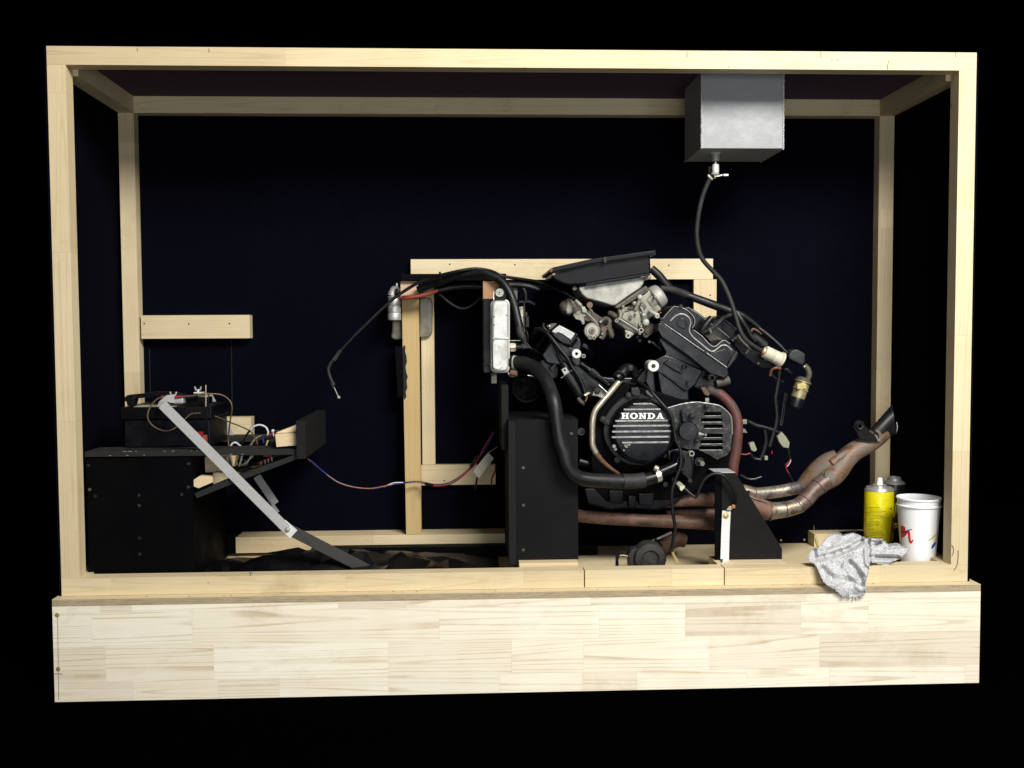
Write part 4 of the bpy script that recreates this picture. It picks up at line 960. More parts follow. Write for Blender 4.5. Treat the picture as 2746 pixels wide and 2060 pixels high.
# slotted sprocket cover
outer = [(1062, 640), (1240, 590), (1400, 570), (1500, 580), (1640, 602), (1705, 628), (1800, 715), (1825, 800), (1828, 950), (1812, 1130), (1770, 1195), (1650, 1250), (1570, 1200), (1430, 1130), (1300, 1125), (1180, 1090), (1120, 1000), (1095, 800)]
slots = [capsule(xa, xb, y, 23) for y, xa, xb in ((706, 1495, 1708), (780, 1455, 1715), (856, 1490, 1725), (966, 1470, 1722), (1040, 1450, 1722), (1112, 1432, 1722))]
sp = MB().plate(Y5, outer, slots, 0.128, 0.140).build('sprocket_cover', ENGCRUST, eng, 0)
MB().tube([Y5.p(x, y, 0.1285) for x, y in outer[:9]], 0.0018, 3, 8).build('cover_edge', EDGEWORN, sp)
for y, xa, xb in ((706, 1495, 1708), (780, 1455, 1715), (856, 1490, 1725), (966, 1470, 1722), (1040, 1450, 1722), (1112, 1432, 1722)):
    a = Y5.p(xa+14, y+23, 0.127); b = Y5.p(xb-14, y+29, 0.127)
    MB().box(a.x, b.x, 0.1265, 0.130, b.z, a.z).build('slot_lip', EDGEWORN, sp, 0.0004)
disc('clutch_cylinder', Y5, 1310, 912, 0.098, 114, 0.032, ENGINE, sp, 0, 0, 40, 0.06)
eprism('cylinder_ear', Y5, [(1225, 690), (1280, 680), (1310, 790), (1400, 820), (1430, 900), (1300, 900), (1240, 800)], 0.108, 0.135, ENGINE, sp, 0.003)
for x, y, r in ((1250, 690, 28), (1360, 740, 36), (1200, 1045, 26), (1415, 1030, 26), (1530, 625, 26)):
    disc('bolt_boss', Y5, x, y, 0.112, r, 0.02, ENGDUST, sp); hexbolt(Y5, x, y, 0.112, r*0.55, sp)
MB().tube([Y5.p(1425, 945, 0.112)[:]+(0.0055,), Y5.p(1455, 950, 0.112)[:]+(0.0045,), Y5.p(1490, 955, 0.112)[:]+(0.003,)], None, 3, 10).build('bleed_nipple', EDGEWORN, sp)
MB().ball(Y5.p(1512, 960, 0.112), 0.0042).build('bleed_nipple', ALLOY, sp)
pbox(Y5, 1510, 520, 1555, 590, 0.13, 0.134).build('wire_clip', ALLOY, sp, 0.0006)
pbox(Y5, 1955, 775, 2005, 830, 0.20, 0.21).build('wire_clip', ALLOY, eng, 0.001)
MB().prism(Y5, [(1955, 880), (1985, 890), (2010, 935), (1955, 930)], 0.20, 0.205).build('wire_clip', ALLOY, eng, 0.0006)

# rear (right) cylinder: barrel, head, cam cover
eprism('rear_barrel', Y5, [(1010, 600), (975, 430), (940, 210), (880, 110), (930, 55), (1040, 5), (1250, 80), (1500, 190), (1440, 300), (1400, 370), (1320, 440), (1330, 570), (1240, 620), (1080, 640)], 0.175, 0.36, ENGINE, None, 0.006)
eprism('barrel_rib', Y5, [(800, 330), (820, 190), (850, 150), (905, 200), (925, 430), (990, 590), (930, 560), (850, 420)], 0.168, 0.24, ENGINE, None, 0.004)
eprism('barrel_rib', Y5, [(700, 300), (800, 170), (812, 175), (812, 320), (740, 360)], 0.175, 0.22, ENGDUST, None, 0.003)
eprism('barrel_step', Y5, [(960, 215), (985, 200), (1300, 425), (1280, 450)], 0.166, 0.20, ENGINE, None, 0.003)
eprism('barrel_pad', Y5, [(1010, 110), (1090, 60), (1190, 130), (1250, 215), (1230, 240), (1130, 190)], 0.166, 0.20, ENGINE, None, 0.005)
eprism('rear_head', Y3, [(282, 965), (315, 950), (720, 1232), (1122, 1508), (1132, 1570), (1080, 1620), (900, 1560), (640, 1350), (330, 1130), (278, 1040)], 0.148, 0.38, ENGINE, None, 0.006)
eprism('barrel_top', Y3, [(330, 1110), (640, 1335), (1065, 1605), (980, 1700), (840, 1790), (560, 1640), (330, 1430), (370, 1300), (290, 1150)], 0.182, 0.36, ENGINE, None, 0.005)
cam = eprism('rear_cam_cover', Y3, [(310, 935), (390, 830), (475, 748), (560, 762), (640, 802), (720, 885), (728, 960), (700, 1020), (790, 1095), (945, 1228), (1060, 1152), (1140, 1190), (1238, 1300), (1235, 1350), (1125, 1500)], 0.158, 0.37, ENGINE, None, 0.006, 3)
def worn(zm, pts, Y, r, par, mat=None):
    return MB().tube([zm.p(x, y, Y) for x, y in pts], r, 5, 8).build('worn_edge', mat or EDGEWORN, par)
worn(Y3, [(318, 938), (420, 1010), (560, 1105), (720, 1218), (900, 1340), (1110, 1490)], 0.1562, 0.0017, cam)
worn(Y3, [(330, 925), (400, 838), (478, 757)], 0.1568, 0.0011, cam)
worn(Y3, [(470, 760), (560, 775), (640, 815), (712, 892), (718, 965), (690, 1020)], 0.1568, 0.0012, cam)
worn(Y3, [(430, 935), (500, 870), (570, 852), (640, 885), (672, 950), (655, 1050), (700, 1125), (790, 1200), (880, 1275), (935, 1295), (990, 1262), (1040, 1225), (1100, 1228), (1160, 1280)], 0.1560, 0.0022, cam)
worn(Y3, [(705, 1040), (800, 1110), (940, 1238), (1060, 1165), (1140, 1205)], 0.1568, 0.0014, cam)
eprism('cover_recess', Y3, [(500, 940), (560, 890), (620, 920), (640, 990), (600, 1040), (520, 1000)], 0.1565, 0.17, ENGINE, cam, 0.003)
eprism('cover_recess', Y3, [(900, 1330), (990, 1290), (1080, 1260), (1150, 1310), (1150, 1390), (1090, 1470)], 0.1565, 0.17, ENGINE, cam, 0.003)
eprism('end_cap', Y3, [(1180, 1330), (1215, 1290), (1240, 1310), (1232, 1360), (1125, 1495), (1100, 1480)], 0.152, 0.20, ENGDUST, cam, 0.003)
for x, y, s in ((345, 955, 24), (560, 760, 24), (850, 1300, 18), (330, 905, 18)):
    disc('cover_bolt', Y3, x, y, 0.152, s, 0.02, ENGDUST, cam)
back = eprism('far_cam_cover', Y3, [(600, 760), (720, 800), (880, 920), (1000, 865), (1225, 1035), (1160, 1180), (1050, 1170), (960, 1230), (720, 1030), (650, 900)], 0.28, 0.40, ENGINE, None, 0.004)
worn(Y3, [(640, 770), (760, 850), (850, 920)], 0.279, 0.0009, back)
worn(Y3, [(880, 950), (1010, 1030), (1130, 1130)], 0.279, 0.0011, back)
worn(Y3, [(1000, 870), (1120, 950), (1215, 1030)], 0.279, 0.0009, back)
eprism('plug_well', Y3, [(840, 1110), (930, 1080), (1060, 1150), (960, 1225)], 0.26, 0.30, ALLOYDARK, None, 0.003)
MB().tube([Y3.p(*p) for p in [(800, 1060, 0.24), (850, 980, 0.24), (920, 895, 0.245)]], 0.0085, 4, 12).build('plug_cap', RUBBER, eng)
MB().tube([Y3.p(*p) for p in [(790, 1090, 0.20), (880, 1050, 0.21)]], 0.0075, 4, 12).build('plug_cap', RUBBER, eng)
MB().tube([Y3.p(*p) for p in [(890, 1030, 0.21), (905, 1050, 0.205), (915, 1085, 0.205)]], 0.004, 4, 10).build('clip', ALLOYDARK, eng)
MB().tube([Y3.p(*p) for p in [(900, 1040, 0.22), (980, 980, 0.23), (1060, 900, 0.24), (1150, 860, 0.25)]], 0.0055, 4, 10).build('plug_lead', RUBBERGREY, eng)
MB().tube([Y3.p(*p) for p in [(1160, 1180, 0.28), (1230, 1120, 0.28)]], 0.0105, 4, 12).build('thermostat_stub', ENGDUST, eng)
# spacer rings and studs
RING = metal('turned_steel_spacer', (0.72, 0.72, 0.68), 0.42, 0.35, (0.45, 0.42, 0.34), 0.6, 40)
disc('spacer_ring', Y3, 232, 1470, 0.128, 69, 0.05, RING, None, 26, 0, 32)
disc('spacer_ring', Y3, 925, 1610, 0.135, 46, 0.03, ENGDUST, None, 27, 0, 28)
disc('bolt_hole', Y3, 608, 1480, 0.164, 32, 0.02, ENGINE, None, 22, 0, 20)
disc('bolt_boss', Y5, 1320, 350, 0.164, 28, 0.02, ENGDUST)
MB().tube([Y5.p(1640, 345, 0.17)[:]+(0.011,), Y5.p(1720, 325, 0.17)[:]+(0.0125,), Y5.p(1790, 300, 0.17)[:]+(0.013,)], None, 3, 16).build('water_stub', ALLOYDARK, eng)
MB().prism(Y5, [(1455, 400), (1510, 390), (1565, 470), (1550, 500), (1500, 480)], 0.15, 0.165).build('hose_clip', RUST, eng, 0.002)

# front (left) cylinder
eprism('front_barrel', Y4, [(560, 560), (700, 360), (900, 330), (1120, 290), (1172, 390), (1160, 480), (1010, 640), (1150, 690), (1330, 860), (1560, 1010), (1480, 1100), (1330, 1200), (1200, 1180), (1000, 900), (850, 740), (640, 700)], 0.20, 0.36, ENGINE, None, 0.006)
fcam = eprism('front_cam_cover', Y4, [(690, 215), (745, 160), (828, 108), (960, 170), (1090, 240), (1118, 290), (1060, 360), (1000, 440), (870, 400), (740, 300)], 0.165, 0.34, ENGINE, None, 0.006, 3)
eprism('polished_flat', Y4, [(715, 218), (770, 165), (832, 122), (950, 185), (1070, 255), (1015, 335), (900, 255), (820, 222), (765, 240)], 0.1625, 0.17, ALUMDARK, fcam, 0.0015)
worn(Y4, [(765, 245), (820, 222), (890, 255), (960, 300), (1005, 335)], 0.1625, 0.0018, fcam)
MB().tube([Y4.p(1085, 250, 0.165), Y4.p(1050, 310, 0.165), Y4.p(1000, 375, 0.165)], 0.0052, 4, 12).build('cover_lip', ENGDUST, fcam)
MB().tube([Y4.p(*p) for p in [(600, 90, 0.18), (590, 140, 0.18), (630, 200, 0.18), (690, 230, 0.175)]], 0.004, 4, 10).build('cover_hook', ENGDUST, fcam)
eprism('breather_tab', Y4, [(640, 130), (720, 95), (800, 95), (760, 140), (700, 190), (660, 180)], 0.18, 0.20, ALLOYDARK, fcam, 0.002)
MB().ball(Y4.p(682, 138, 0.176), 0.0035).build('breather_stud', CHROME, fcam)
eprism('front_head', Y4, [(700, 290), (1000, 440), (1120, 300), (1172, 400), (1150, 500), (1030, 620), (900, 600), (760, 420)], 0.18, 0.34, ENGINE, None, 0.006)
eprism('side_rib', Y4, [(690, 760), (770, 680), (800, 690), (720, 830)], 0.19, 0.21, ENGDUST, None, 0.002)
disc('spacer_ring', Y4, 1085, 548, 0.14, 70, 0.06, RING, None, 24, 0, 32)
disc('small_ring', Y4, 1190, 582, 0.155, 32, 0.03, ALLOY, None, 14, 0, 20)
eprism('ring_lug', Y4, [(1010, 560), (1150, 600), (1140, 720), (1080, 740), (1010, 650)], 0.158, 0.22, ENGINE, None, 0.003)
co = MB().tube([Y4.p(945, 850, 0.17)[:]+(Y4.m(98, 0.17),), Y4.p(1060, 1020, 0.17)[:]+(Y4.m(98, 0.17),), Y4.p(1150, 1160, 0.17)[:]+(Y4.m(88, 0.17),), Y4.p(1175, 1195, 0.17)[:]+(Y4.m(60, 0.17),)], None, 4, 24).build('ignition_canister', RUBBER, eng)
eprism('canister_rim', Y4, [(848, 905), (1010, 785), (1022, 795), (860, 915)], 0.16, 0.18, EDGEWORN, co, 0.0006)
MB().plate(Y4, [(860, 780), (930, 745), (975, 815), (905, 862)], [circ(908, 790, 17, 12)], 0.148, 0.151).build('terminal_tab', ALLOYPALE, co, 0)
MB().plate(Y4, [(860, 780), (930, 745), (975, 815), (905, 862)], [], 0.1512, 0.153).build('terminal_back', PLASTICBLK, co, 0)
MB().tube([Y4.p(880, 680, 0.165)[:]+(0.0085,), Y4.p(920, 740, 0.165)[:]+(0.0125,), Y4.p(975, 800, 0.165)[:]+(0.011,)], None, 4, 14).build('boot', RUBBER, co)
jp = MB().tube([Y4.p(1140, 690, 0.185), Y4.p(1340, 850, 0.175), Y4.p(1570, 1020, 0.165)], Y4.m(48, 0.175), 5, 16).build('joint_pipe', ENGINE, eng)
for t0, t1 in (((1290, 800), (1390, 885)),):
    MB().tube([Y4.p(*t0, 0.178), Y4.p(*t1, 0.174)], Y4.m(58, 0.175), 2, 18).build('pipe_collar', ENGDUST, jp)
MB().tube([Y4.p(1160, 700, 0.165), Y4.p(1330, 800, 0.16), Y4.p(1560, 990, 0.155)], 0.0022, 4, 8).build('bead_line', ENGDUST, jp)
for pts, r in (([(470, 185, 0.2), (560, 185, 0.18), (650, 245, 0.165), (740, 350, 0.155), (850, 490, 0.15), (950, 610, 0.148), (985, 680, 0.148), (1020, 745, 0.148), (1110, 870, 0.147), (1170, 1000, 0.147), (1215, 1140, 0.147)], 0.0047), ([(640, 240, 0.17), (740, 370, 0.165), (800, 500, 0.165), (830, 600, 0.165), (880, 690, 0.165)], 0.0042), ([(430, 300, 0.23), (470, 230, 0.21), (560, 185, 0.2)], 0.006), ([(480, 480, 0.24), (560, 380, 0.22), (620, 260, 0.2)], 0.004)):
    MB().tube([Y4.p(*p) for p in pts], r, 6, 10).build('ignition_lead', RUBBER, eng)
MB().prism(Y4, [(1190, 1150), (1270, 1110), (1290, 1130), (1215, 1180)], 0.143, 0.147).build('earth_tag', BRASS, eng, 0.0006)
MB().tube([Y4.p(1240, 1170, 0.142), Y4.p(1235, 1210, 0.142), Y4.p(1215, 1250, 0.142)], 0.0018, 3, 8).build('frayed_end', ORANGE, eng)
MB().tube([Y4.p(1110, 1210, 0.16), Y4.p(1150, 1260, 0.155), Y4.p(1200, 1290, 0.15)], 0.0055, 4, 12).build('lower_stub', ALLOYDARK, eng)

# plated water pipe from the elbow down to the pump hose
wp = MB().tube([Y5.p(*p) for p in [(500, 310, 0.135), (400, 430, 0.125), (290, 560, 0.115), (205, 670, 0.11), (172, 790, 0.108), (168, 950, 0.108), (172, 1080, 0.108), (210, 1170, 0.11)]], Y5.m(35, 0.12), 7, 18).build('water_pipe', BRASS, eng)
MB().tube([Y5.p(210, 1170, 0.11)[:]+(Y5.m(34, 0.12),), Y5.p(290, 1270, 0.115)[:]+(Y5.m(28, 0.12),), Y5.p(390, 1355, 0.125)[:]+(Y5.m(22, 0.12),), Y5.p(490, 1425, 0.135)[:]+(Y5.m(20, 0.12),)], None, 6, 14).build('rusted_end', RUST, wp)
el = MB().tube([Y5.p(455, 290, 0.133)[:]+(Y5.m(68, .13),), Y5.p(520, 225, 0.14)[:]+(Y5.m(70, .13),), Y5.p(575, 170, 0.15)[:]+(Y5.m(62, .13),), Y5.p(640, 175, 0.165)[:]+(Y5.m(52, .13),), Y5.p(680, 250, 0.175)[:]+(Y5.m(50, .13),)], None, 5, 18).build('rubber_elbow', RUBBER, eng)
MB().tube([Y5.p(470, 215, 0.125), Y5.p(520, 215, 0.118), Y5.p(560, 250, 0.125)], 0.0035, 4, 10).build('elbow_band', RUBBERGREY, el)
pbox(Y5, 590, 130, 655, 200, 0.135, 0.16).build('elbow_block', RUBBERGREY, el, 0.004)
MB().prism(Y5, [(170, 490), (190, 430), (240, 395), (300, 430), (345, 455), (350, 470), (300, 535), (250, 505), (220, 495)], 0.108, 0.111).build('pipe_bracket', ALLOY, wp, 0.0006)
MB().prism(Y5, [(246, 368), (254, 362), (352, 452), (346, 462)], 0.098, 0.112).build('bracket_edge', CHROME, wp, 0.0004)
hexbolt(Y5, 228, 438, 0.107, 28, wp)
# black wire draped over the cover to the floor
gl = [Y5.p(*p) for p in [(640, 315, 0.16), (720, 335, 0.14), (810, 390, 0.12), (900, 480, 0.105), (1000, 590, 0.098), (1080, 680, 0.095), (1120, 780, 0.093), (1145, 930, 0.092), (1165, 1030, 0.09), (1205, 1110, 0.088), (1222, 1230, 0.085), (1205, 1360, 0.083), (1150, 1500, 0.082)]]+[Y8.p(*p) for p in [(1585, 545, 0.08), (1592, 700, 0.08), (1612, 840, 0.08), (1596, 950, 0.08), (1582, 1040, 0.082)]]
sw = thing('sensor_cable', 'black cable draped over the round cover, ending in bare yellow strands at the floor', 'cable', Y8.p(1590, 1040, 0.08))
MB().tube(gl, 0.0044, 6, 10).build('cable', RUBBER, sw)
for dx in (-4, 3, 9):
    MB().tube([Y8.p(1585+dx, 1035, 0.082), Y8.p(1605+dx, 1085, 0.08), Y8.p(1640+dx*2, 1150, 0.075)], 0.0016, 4, 6).build('bare_strand', GOLD, sw)
eprism('cable_clip', Y5, [(800, 430), (900, 440), (920, 490), (880, 520), (810, 470)], 0.14, 0.15, ALLOYDARK, None, 0.002)

# water pump
eprism('water_pump', Y5, [(1060, 1150), (1180, 1120), (1330, 1165), (1390, 1180), (1380, 1330), (1345, 1510), (1300, 1480), (1240, 1400), (1150, 1420), (1090, 1340)], 0.125, 0.17, ENGINE, None, 0.004)
MB().tube([Y5.p(1140, 1180, 0.13)[:]+(Y5.m(60, .13),), Y5.p(1180, 1250, 0.115)[:]+(Y5.m(85, .13),), Y5.p(1170, 1310, 0.112)[:]+(Y5.m(80, .13),), Y5.p(1080, 1355, 0.105)[:]+(Y5.m(66, .13),), Y5.p(975, 1400, 0.10)[:]+(Y5.m(62, .13),)], None, 6, 20).build('pump_inlet', ENGINE, eng)
for pts in ([(1235, 1260), (1300, 1210), (1345, 1185)], [(1240, 1400), (1290, 1450), (1330, 1495)], [(1340, 1210), (1360, 1340), (1335, 1490)]):
    worn(Y5, pts, 0.124, 0.0016, eng, ENGDUST)
disc('pump_ring', Y5, 1350, 1182, 0.115, 34, 0.02, ALLOYPALE, None, 22, 0, 22)
disc('pump_bolt', Y5, 1332, 1500, 0.118, 28, 0.02, ENGDUST)
disc('pump_bolt', Y5, 1040, 1548, 0.118, 32, 0.02, ENGDUST)
disc('pump_bolt', Y5, 1140, 1490, 0.118, 26, 0.02, ENGDUST)
disc('shaft_boss', Y5, 1440, 1275, 0.15, 62, 0.02, ENGINE)
MB().tube([Y5.p(1440, 1280, 0.15), Y5.p(1478, 1300, 0.125)], 0.006, 2, 12).build('gear_shaft', ALLOY, eng)

# red dusted breather hose at the engine's right
MB().tube([Y5.p(*p) for p in [(1520, 420, 0.19), (1640, 450, 0.185), (1755, 540, 0.18), (1840, 650, 0.175), (1888, 790, 0.17), (1892, 950, 0.165), (1875, 1130, 0.165), (1845, 1300, 0.165), (1830, 1440, 0.165)]], Y5.m(64, 0.17), 7, 22).build('breather_hose', REDHOSE, eng)

# ---- carburettors
lc = [(480, 850), (520, 830), (640, 960), (740, 1000), (900, 1110), (1010, 1140), (1060, 1230), (1100, 1390), (1040, 1430), (960, 1340), (870, 1250), (760, 1180), (680, 1160), (560, 1110), (470, 1080)]
carb = eprism('front_carburettor', Y2, lc, 0.205, 0.30, ALLOYDARK, None, 0.004)
MB().tube([Y2.p(470, 1000, 0.22)[:]+(Y2.m(120, .22),), Y2.p(420, 960, 0.22)[:]+(Y2.m(125, .22),), Y2.p(345, 1010, 0.22)[:]+(Y2.m(110, .22),), Y2.p(310, 1040, 0.22)[:]+(Y2.m(40, .22),)], None, 3, 24).build('vacuum_dome', ALLOYDARK, carb)
eprism('dome_cap', Y2, [(400, 850), (480, 845), (510, 900), (470, 1060), (390, 1080), (360, 1000)], 0.195, 0.215, ALLOY, carb, 0.006, 3)
pul = disc('throttle_pulley', Y2, 765, 1312, 0.170, 122, 0.012, ALLOY, carb, 0, 0, 40, 0.1)
disc('pulley_groove', Y2, 765, 1312, 0.1685, 95, 0.004, ALLOYPALE, carb, 0, 0, 36, 0.1)
disc('pulley_hub', Y2, 767, 1308, 0.164, 52, 0.008, ALLOY, carb, 0, 0, 24, 0.15)
disc('pulley_nut', Y2, 768, 1310, 0.161, 29, 0.006, RUST, carb, 0, 0, 6)
for x, y, r in ((735, 1410, 34), (792, 1418, 26)):
    disc('pulley_hole', Y2, x, y, 0.166, r, 0.012, ALLOY, carb, r*0.6, 0, 18)
eprism('cable_bracket', Y2, [(480, 1080), (545, 1020), (620, 1010), (700, 1050), (690, 1090), (640, 1110), (655, 1200), (625, 1225), (590, 1160), (520, 1140)], 0.172, 0.182, ALLOY, carb, 0.0015)
disc('bracket_hole', Y2, 555, 1048, 0.170, 22, 0.004, ALLOYPALE, carb, 11, 0, 14); disc('bracket_hole', Y2, 632, 1195, 0.170, 20, 0.004, ALLOYPALE, carb, 10, 0, 14)
MB().tube([Y2.p(*p) for p in [(640, 1130, 0.18), (700, 1160, 0.178), (760, 1120, 0.178), (765, 1040, 0.178), (720, 985, 0.18)]], 0.0035, 5, 10).build('return_spring', ALLOYDARK, carb)
eprism('adjuster_block', Y2, [(600, 960), (650, 950), (690, 1020), (680, 1050), (620, 1040)], 0.165, 0.18, ALLOYPALE, carb, 0.002)
MB().tube([Y2.p(720, 1070, 0.166), Y2.p(780, 1140, 0.165), Y2.p(850, 1220, 0.166)], 0.0011, 3, 6).build('cable_strand', ALLOYPALE, carb)
disc('top_screw', Y2, 728, 930, 0.19, 46, 0.02, RUSTPINK, carb)
for pts in ([(880, 1180), (960, 1130), (1020, 1170), (1000, 1250)], [(900, 1290), (940, 1360), (900, 1430)], [(980, 1240), (1030, 1320), (1050, 1420)]):
    MB().tube([Y2.p(x, y, 0.19) for x, y in pts], 0.006, 4, 10).build('jet_body', ALLOYDARK, carb)
for x, y, m in ((880, 1190, ALLOYPALE), (905, 1370, ALLOY), (880, 1420, ALLOY), (1050, 1400, ALLOYDARK)):
    MB().tube([Y2.p(x, y, 0.178), Y2.p(x+18, y-25, 0.178)], 0.004, 2, 10).build('jet_stub', m, carb)
eprism('rust_patch', Y2, [(880, 1270), (960, 1240), (1050, 1210), (1060, 1260), (980, 1300), (950, 1380), (900, 1340)], 0.186, 0.2, RUST, carb, 0.002)

rc = [(1160, 990), (1230, 960), (1310, 950), (1420, 850), (1540, 760), (1610, 700), (1680, 770), (1800, 1000), (1700, 1060), (1620, 1130), (1560, 1250), (1520, 1330), (1430, 1360), (1330, 1340), (1230, 1280), (1100, 1190), (1120, 1110)]
carb2 = eprism('rear_carburettor', Y2, rc, 0.195, 0.30, ALLOY, None, 0.005)
MB().tube([Y2.p(1590, 910, 0.22)[:]+(Y2.m(165, .22),), Y2.p(1680, 840, 0.22)[:]+(Y2.m(170, .22),)], None, 3, 30).build('dome_barrel', ALLOY, carb2)
MB().tube([Y2.p(1672, 846, 0.22)[:]+(Y2.m(190, .22),), Y2.p(1690, 833, 0.22)[:]+(Y2.m(190, .22),)], None, 2, 32).build('dome_flange', ALLOYDARK, carb2)
MB().tube([Y2.p(1688, 834, 0.22)[:]+(Y2.m(182, .22),), Y2.p(1740, 795, 0.22)[:]+(Y2.m(178, .22),), Y2.p(1790, 757, 0.22)[:]+(Y2.m(150, .22),), Y2.p(1808, 744, 0.22)[:]+(Y2.m(80, .22),)], None, 4, 30).build('dome_cap', ALLOYPALE, carb2)
eprism('float_cover', Y2, [(1225, 1045), (1290, 1030), (1400, 1000), (1455, 1030), (1495, 1120), (1475, 1240), (1440, 1290), (1330, 1210), (1200, 1130)], 0.182, 0.20, ALLOY, carb2, 0.003)
MB().tube([Y2.p(1150, 1130, 0.182), Y2.p(1300, 1225, 0.180), Y2.p(1460, 1325, 0.182)], Y2.m(24, 0.18), 3, 12).build('bowl_rib', ALLOY, carb2)
MB().tube([Y2.p(1180, 1140, 0.177), Y2.p(1300, 1215, 0.176), Y2.p(1430, 1300, 0.177)], Y2.m(9, 0.18), 3, 8).build('bowl_rib', ALLOYPALE, carb2)
MB().tube([Y2.p(1475, 820, 0.18), Y2.p(1440, 920, 0.18), Y2.p(1400, 1010, 0.182)], Y2.m(30, 0.18), 4, 12).build('strut', ALLOY, carb2)
MB().tube([Y2.p(1190, 960, 0.185), Y2.p(1400, 830, 0.185), Y2.p(1600, 700, 0.19)], Y2.m(16, 0.18), 3, 10).build('link_rod', ALLOYDARK, carb2)
MB().tube([Y2.p(1165, 1000, 0.186), Y2.p(1185, 1080, 0.184), Y2.p(1160, 1160, 0.184)], Y2.m(28, 0.18), 3, 10).build('side_rib', ALLOY, carb2)
for x, y, r, hl in ((1490, 1305, 38, 22), (1297, 1385, 42, 20), (1562, 1187, 50, 0), (1345, 1108, 30, 10), (1475, 815, 40, 0), (1530, 1075, 32, 0), (1730, 1095, 34, 14), (1478, 1220, 24, 10), (1490, 1250, 18, 0), (1222, 955, 24, 0), (1412, 1065, 18, 0), (1700, 815, 22, 0), (1125, 1165, 26, 10), (1390, 905, 30, 0), (1470, 1350, 22, 9)):
    disc('boss', Y2, x, y, 0.172, r, 0.03, ALLOYPALE if r > 30 else ALLOY, carb2, hl, 0 if hl else 0.001, 20)
MB().tube([Y2.p(1480, 960, 0.176), Y2.p(1510, 1010, 0.175), Y2.p(1530, 1060, 0.175)], Y2.m(22, 0.18), 3, 10).build('drain_arm', ALLOY, carb2)
MB().tube([Y2.p(1610, 1010, 0.185), Y2.p(1670, 1050, 0.178), Y2.p(1745, 1085, 0.178)], Y2.m(34, 0.18), 3, 12).build('fuel_union', ALLOYPALE, carb2)
MB().ball(Y2.p(1775, 1045, 0.184), 0.0026).build('union_cap', REDSLEEVE, carb2)
MB().tube([Y2.p(1280, 985, 0.182), Y2.p(1330, 985, 0.18), Y2.p(1365, 965, 0.18)], Y2.m(20, 0.18), 3, 10).build('drain_arm', ALLOYDARK, carb2)
eprism('bowl_lug', Y2, [(1240, 1290), (1330, 1320), (1400, 1360), (1330, 1420), (1270, 1420), (1255, 1360)], 0.182, 0.22, ALLOY, carb2, 0.004)
eprism('side_chamber', Y2, [(1480, 910), (1540, 900), (1580, 960), (1540, 1010), (1480, 1000), (1465, 950)], 0.186, 0.21, ALLOYDARK, carb2, 0.004)
eprism('side_chamber', Y2, [(1390, 870), (1450, 850), (1530, 860), (1500, 900), (1440, 930)], 0.188, 0.21, ALLOY, carb2, 0.003)
MB().tube([Y2.p(1020, 1050, 0.21), Y2.p(1080, 1080, 0.2), Y2.p(1130, 1110, 0.195)], Y2.m(42, 0.2), 3, 14).build('link_stub', ALLOYDARK, carb2)
for i in range(3):
    MB().tube([Y2.p(1530+i*22, 1280+i*22+30, 0.205), Y2.p(1640+i*24, 1205+i*22, 0.205)], Y2.m(17, 0.2), 2, 10).build('inlet_ring', ALLOYDARK, carb2)
eprism('inlet_rubber', Y2, [(1500, 1320), (1640, 1200), (1740, 1230), (1700, 1310), (1570, 1430), (1520, 1400)], 0.21, 0.28, ALLOYDARK, None, 0.004)
for x, y in ((1470, 1460), (1432, 1405)):
    disc('stud', Y2, x, y, 0.21, 22, 0.02, ENGDUST, None, 9, 0, 14)
eprism('inlet_duct', Y2, [(1600, 1480), (1680, 1440), (1800, 1560), (1800, 1640), (1720, 1560)], 0.22, 0.26, ENGINE, None, 0.004)
MB().ball(Y2.p(1612, 1478, 0.216), 0.004).build('duct_screw', ALLOYPALE, eng)

# ---- air box
ab = eprism('air_box', Y2, [(165, 470), (185, 395), (420, 340), (730, 275), (1622, 150), (1640, 470), (640, 630), (420, 640), (330, 620), (170, 540)], 0.17, 0.40, PLASTICBLK, None, 0.006, 3)
eprism('box_rim', Y2, [(120, 410), (180, 372), (420, 318), (720, 252), (1700, 117), (1714, 185), (1690, 192), (1660, 182), (730, 318), (420, 390), (200, 430), (185, 450), (135, 452)], 0.155, 0.41, PLASTICBLK, ab, 0.0015)
eprism('rim_clip', Y2, [(925, 222), (965, 215), (980, 300), (950, 310), (930, 290)], 0.148, 0.16, RUBBERGREY, ab, 0.0015)
eprism('box_seam', Y2, [(670, 610), (1625, 458), (1632, 485), (680, 640)], 0.1655, 0.20, PLASTICBLK, ab, 0.001)
eprism('corner_clip', Y2, [(120, 420), (175, 385), (185, 410), (150, 450)], 0.152, 0.17, plain('brown_clip', (0.14, 0.045, 0.03)), ab, 0.001)
eprism('corner_clip', Y2, [(165, 465), (215, 455), (220, 480), (180, 500)], 0.160, 0.175, plain('tan_clip', (0.28, 0.16, 0.10)), ab, 0.001)
disc('side_plug', Y2, 505, 680, 0.185, 34, 0.03, ALLOYDARK, ab)
fn = eprism('air_funnel', Y2, [(560, 660), (700, 630), (1100, 570), (1500, 510), (1535, 560), (1530, 610), (1480, 680), (1300, 800), (1110, 935), (1060, 940), (900, 890), (680, 830), (610, 770), (575, 710)], 0.185, 0.36, ALLOYPALE, None, 0.012, 4)
eprism('funnel_lip', Y2, [(1490, 520), (1640, 486), (1640, 540), (1540, 575), (1500, 560)], 0.19, 0.25, ALLOY, fn, 0.003)
eprism('funnel_foot', Y2, [(1080, 950), (1130, 925), (1560, 640), (1600, 690), (1180, 980), (1140, 985)], 0.195, 0.28, ALLOYDARK, fn, 0.003)

